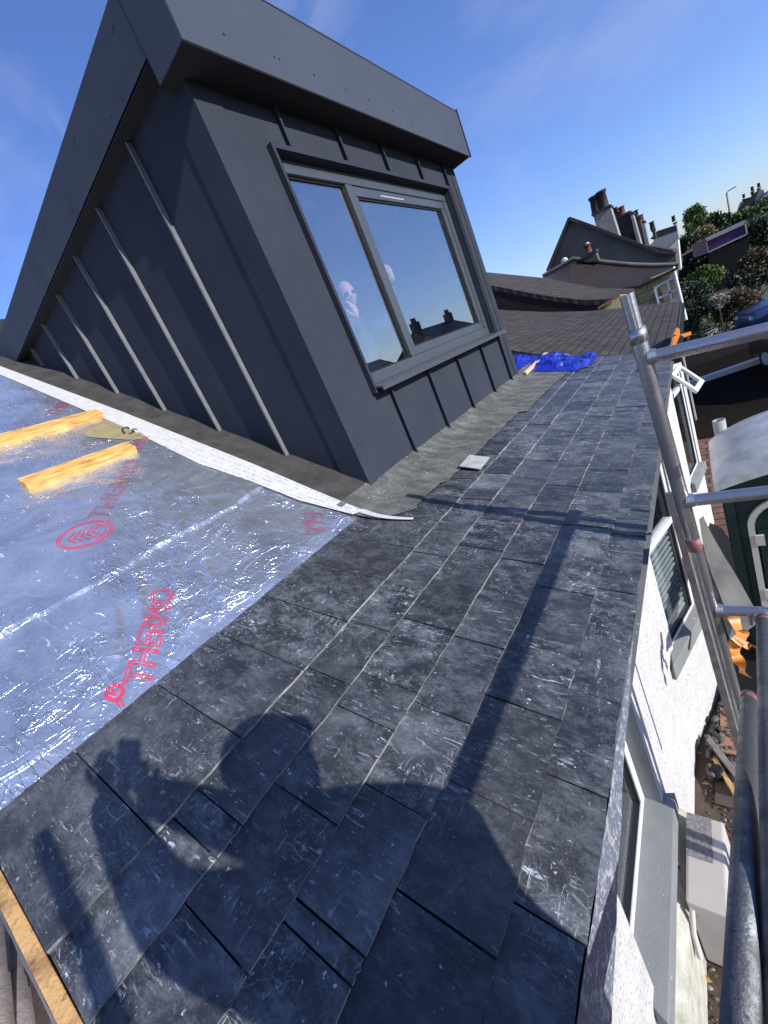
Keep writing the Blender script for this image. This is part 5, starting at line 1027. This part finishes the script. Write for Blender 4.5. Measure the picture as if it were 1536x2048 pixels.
dr = MB(); DX = .40; pts = [(DX, LY0 + .015, GZ + .1), (DX, LY0 + .015, -1.30)] + [(DX + .28 * (1 - math.cos(a)), LY0 + .015, -1.30 + .26 * math.sin(a)) for a in [math.pi / 2 * k / 8 for k in range(1, 9)]] + [(1.05, LY0 + .015, -1.03), (1.25, LY0 + .015, -1.1), (1.27, LY0 + .015, GZ + .1)]
for a, c in zip(pts[:-1], pts[1:]): dr.bar(a, c, .045, .03, (0, 1, 0))
dfr = dr.build('door_frame', M['pale_trim'], lo)
mb = MB(); mb.box((DX + .04, LY0 + .005, GZ + .1), (1.22, LY0 + .035, -1.34)); mb.build('door', M['loo_green'], lo)
for z in (-1.42, -2.0, -2.6): mb = MB(); mb.box((DX + .015, LY0 - .02, z - .05), (DX + .075, LY0 + .004, z + .05)); mb.build('hinge', M['pale_trim'], lo)
# grey sheet bunched in front of the toilet
gs = MB(); vs = []; fs = []
P4 = [dep(1398, 1045, 3.7), dep(1408, 1170, 3.3), dep(1450, 1262, 3.0), dep(1545, 1262, 3.1), dep(1470, 1120, 3.5)]
for i in range(41):
    u = i / 40
    for j in range(25):
        v = j / 24; a = P4[0].lerp(P4[1], u) if u < .5 else P4[0].lerp(P4[1], u); a = dep(1400 + 55 * u * u, 1040 + 225 * u, 3.7 - .7 * u); c = dep(1404 + 145 * u ** 1.15, 1035 + 225 * u, 3.75 - .6 * u)
        p = a.lerp(c, v); w_ = .10 * math.sin(v * 9 + u * 2.5) * (.3 + u) * .8; vs.append(p + Vector((w_ * .5, w_, .03 * noise.noise(p * 4))))
for i in range(40):
    for j in range(24): q = i * 25 + j; fs.append((q, q + 1, q + 26, q + 25))
gs.add(vs, fs, 0, True); tag(gs.build('grey_sheet', M['tarp_grey']), 'crumpled grey sheet draped down in front of the green toilet', 'sheet')
# dark trench liner, debris and straps on the ground
dk = MB(); a = [atZ(*p, GZ + .3) for p in ((1372, 1010), (1420, 1190), (1452, 1350), (1500, 1400), (1560, 1330), (1560, 1200), (1440, 1040))]
dk.prism([Vector((p.x, p.y, GZ + .02)) for p in a], (0, 0, .14)); tag(dk.build('black_sheeting', M['black_poly']), 'black plastic sheeting on the ground under the grey sheet', 'sheeting')
def ribbon(name, pts, w, label, grp=None):
    m_ = MB(); vs = []; fs = []; P0 = [Vector(p) for p in pts]; pts = []
    for i in range(len(P0) - 1):
        a0, a1, a2_, a3 = P0[max(i - 1, 0)], P0[i], P0[i + 1], P0[min(i + 2, len(P0) - 1)]
        for k in range(8): t = k / 8; pts.append(.5 * ((2 * a1) + (a2_ - a0) * t + (2 * a0 - 5 * a1 + 4 * a2_ - a3) * t * t + (3 * a1 - a0 - 3 * a2_ + a3) * t ** 3) + Vector((0, 0, .012 * math.sin(i * 4 + t * 5))))
    pts.append(P0[-1])
    for i, p in enumerate(pts):
        p = Vector(p); d = (Vector(pts[min(i + 1, len(pts) - 1)]) - Vector(pts[max(i - 1, 0)])).normalized(); s = d.cross(Vector((math.sin(i * .22), -.5, math.cos(i * .17)))).normalized() * w / 2
        vs += [p - s, p + s]
        if i: q = (i - 1) * 2; fs.append((q, q + 1, q + 3, q + 2))
    n = len(vs); off = Vector((.002, -.003, .002)); vs += [v + off for v in vs]; fs += [tuple(x + n for x in f[::-1]) for f in fs]
    m_.add(vs, fs, 0, True); return tag(m_.build(name, M['orange']), label, 'strap', grp)
ribbon('orange_strap', [dep(1465, 1234, 2.9), dep(1478, 1262, 2.85), dep(1484, 1268, 2.82), dep(1472, 1285, 2.8), dep(1468, 1300, 2.8), dep(1474, 1318, 2.78), dep(1482, 1335, 2.78), dep(1490, 1350, 2.8)], .075, 'orange strap tangled on the ground below the lowest rung', 'orange straps on the ground')
ribbon('orange_strap', [dep(1474, 1280, 2.82), dep(1492, 1288, 2.8), dep(1512, 1298, 2.8), dep(1530, 1310, 2.8)], .05, 'orange strap end running right towards the speckled tube', 'orange straps on the ground')
def bow(name, label):
    m_ = MB(); 
    for pxs in (((1357, 672), (1343, 700), (1340, 695), (1344, 675)), ((1357, 671), (1380, 664), (1381, 670), (1366, 676)), ((1357, 675), (1344, 672), (1350, 657), (1356, 660))):
        P = [atX(*p, .045) for p in pxs]; m_.prism(P, (.02, .04, 0))
    return tag(m_.build(name, M['orange']), label, 'strap')
bow('orange_ribbon', 'orange ribbon tied at the neighbouring gutter above the top rung')
# pebbles, planks and rubbish by the wall
rs = random.Random(9); pb = MB()
for i in range(420):
    t = rs.random(); x = -.17 + rs.uniform(0, .24); y = 2.9 + rs.random() * 1.0; x += max(0, y - 3.3) * .28; s = rs.uniform(.014, .030); pb.ico((x, y, GZ + .02 + s * .5 + rs.uniform(0, .05)), s, s * rs.uniform(.7, 1.2), s * .7, 1, .12)
tag(pb.build('pebbles', M['pebble']), 'dark rounded pebbles heaped against the base of the white wall', 'pebbles', kind='stuff')
def plank(pa, pb_, w, h, m_, name, label, cat='board', z=.06):
    a, c = atZ(*pa, GZ + z), atZ(*pb_, GZ + z); q = MB(); q.bar(a, c, w, h); return tag(q.build(name, m_, bevel=.003), label, cat)
plank((1462, 1420), (1464, 1510), .16, .03, M['red_brick'], 'reddish_board', 'reddish board lying beside the pebbles')
plank((1495, 1372), (1500, 1300), .20, .04, M['red_brick'], 'reddish_board', 'reddish board end under the orange strap')
plank((1418, 1480), (1480, 1560), .05, .04, M['rusty'], 'old_lath', 'old grey lath lying across the bare soil', z=.10)
plank((1430, 1520), (1472, 1590), .035, .05, M['osb'], 'dirty_batten', 'dirty wooden batten beside the dark bottle on the soil', z=.07)
sq = MB(); P = [atZ(*p, GZ + .02) for p in ((1432, 1560), (1476, 1565), (1472, 1620), (1430, 1608))]; sq.prism(P, (0, 0, .012)); tag(sq.build('brown_tile', mat('brown_tile', (0.075, 0.055, 0.042), 0.8)), 'flat brown tile on the soil left of the steel tube', 'tile')
bo_ = MB(); c = atZ(1436, 1545, GZ + .06); bo_.ico(c, .055, .075, .05, 3); bo_.tube([c, c + Vector((.07, .05, .01))], .02, 10); tag(bo_.build('dark_pot', M['black_poly']), 'small shiny black pot lying on the soil', 'pot')
rs = random.Random(4); db = MB()
for i in range(520):
    x, y = rs.uniform(-.22, .25), rs.uniform(.9, 3.0); s = rs.uniform(.004, .016); db.ico((x, y, GZ + .006), s * rs.uniform(.6, 1.8), s, s * .5, 1, .25, rs.choice((0, 0, 0, 1)))
tag(db.build('loose_rubble', [M['pebble'], M['lightcast']]), 'small stones and crumbs scattered over the bare soil', 'rubble', kind='stuff')
for i, (px, py) in enumerate(((1412, 1690 + 268), (1400, 1942), (1420, 1520), (1413, 1568), (1402, 1990))):
    c = atZ(px, py, GZ + .03); m_ = MB(); a = i * 1.1; e = Vector((math.cos(a), math.sin(a), .1)) * .035; s = Vector((-e.y, e.x, .1)) * .45
    m_.add([c - e, c - s * .6 + Vector((0, 0, .008)), c + e, c + s * .6 + Vector((0, 0, .008)), c - e + Vector((0, 0, -.002)), c - s * .6 + Vector((0, 0, .006)), c + e + Vector((0, 0, -.002)), c + s * .6 + Vector((0, 0, .006))], [(0, 1, 2, 3), (7, 6, 5, 4), (0, 4, 5, 1), (1, 5, 6, 2), (2, 6, 7, 3), (3, 7, 4, 0)])
    tag(m_.build('fallen_leaf', M['leaf']), 'yellow fallen leaf on the bare soil', 'leaf', 'yellow leaves fallen on the soil')
# white cabinet with a speckled grey top standing against the wall
bx = empty('storage_box', (-.17, 1.9, GZ), 'white box with a speckled grey top standing against the wall below the nearest window', 'box')
ZB = -2.3; mb = MB(); mb.hexa([(-.215, 1.62, GZ + .05), (.0, 1.62, GZ + .05), (.0, 2.12, GZ + .05), (-.215, 2.12, GZ + .05)], [(-.222, 1.60, ZB), (-.02, 1.60, ZB), (-.02, 2.14, ZB), (-.222, 2.14, ZB)])
mb.build('body', mat('cream_box', (0.50, 0.46, 0.42), 0.6, 0, (0.44, 0.40, 0.37), 5), bx, bevel=.015)
mb = MB(); mb.box((-.219, 1.86, ZB + .001), (-.085, 2.135, ZB + .006)); mb.build('top_mat', M['matgrey'], bx)
mb = MB(); mb.tube([(-.20, 1.60, -2.36), (-.21, 1.53, -2.46), (-.20, 1.48, -2.60)], [.014, .016, .016], 10); mb.build('pipe', M['pale_trim'], bx)
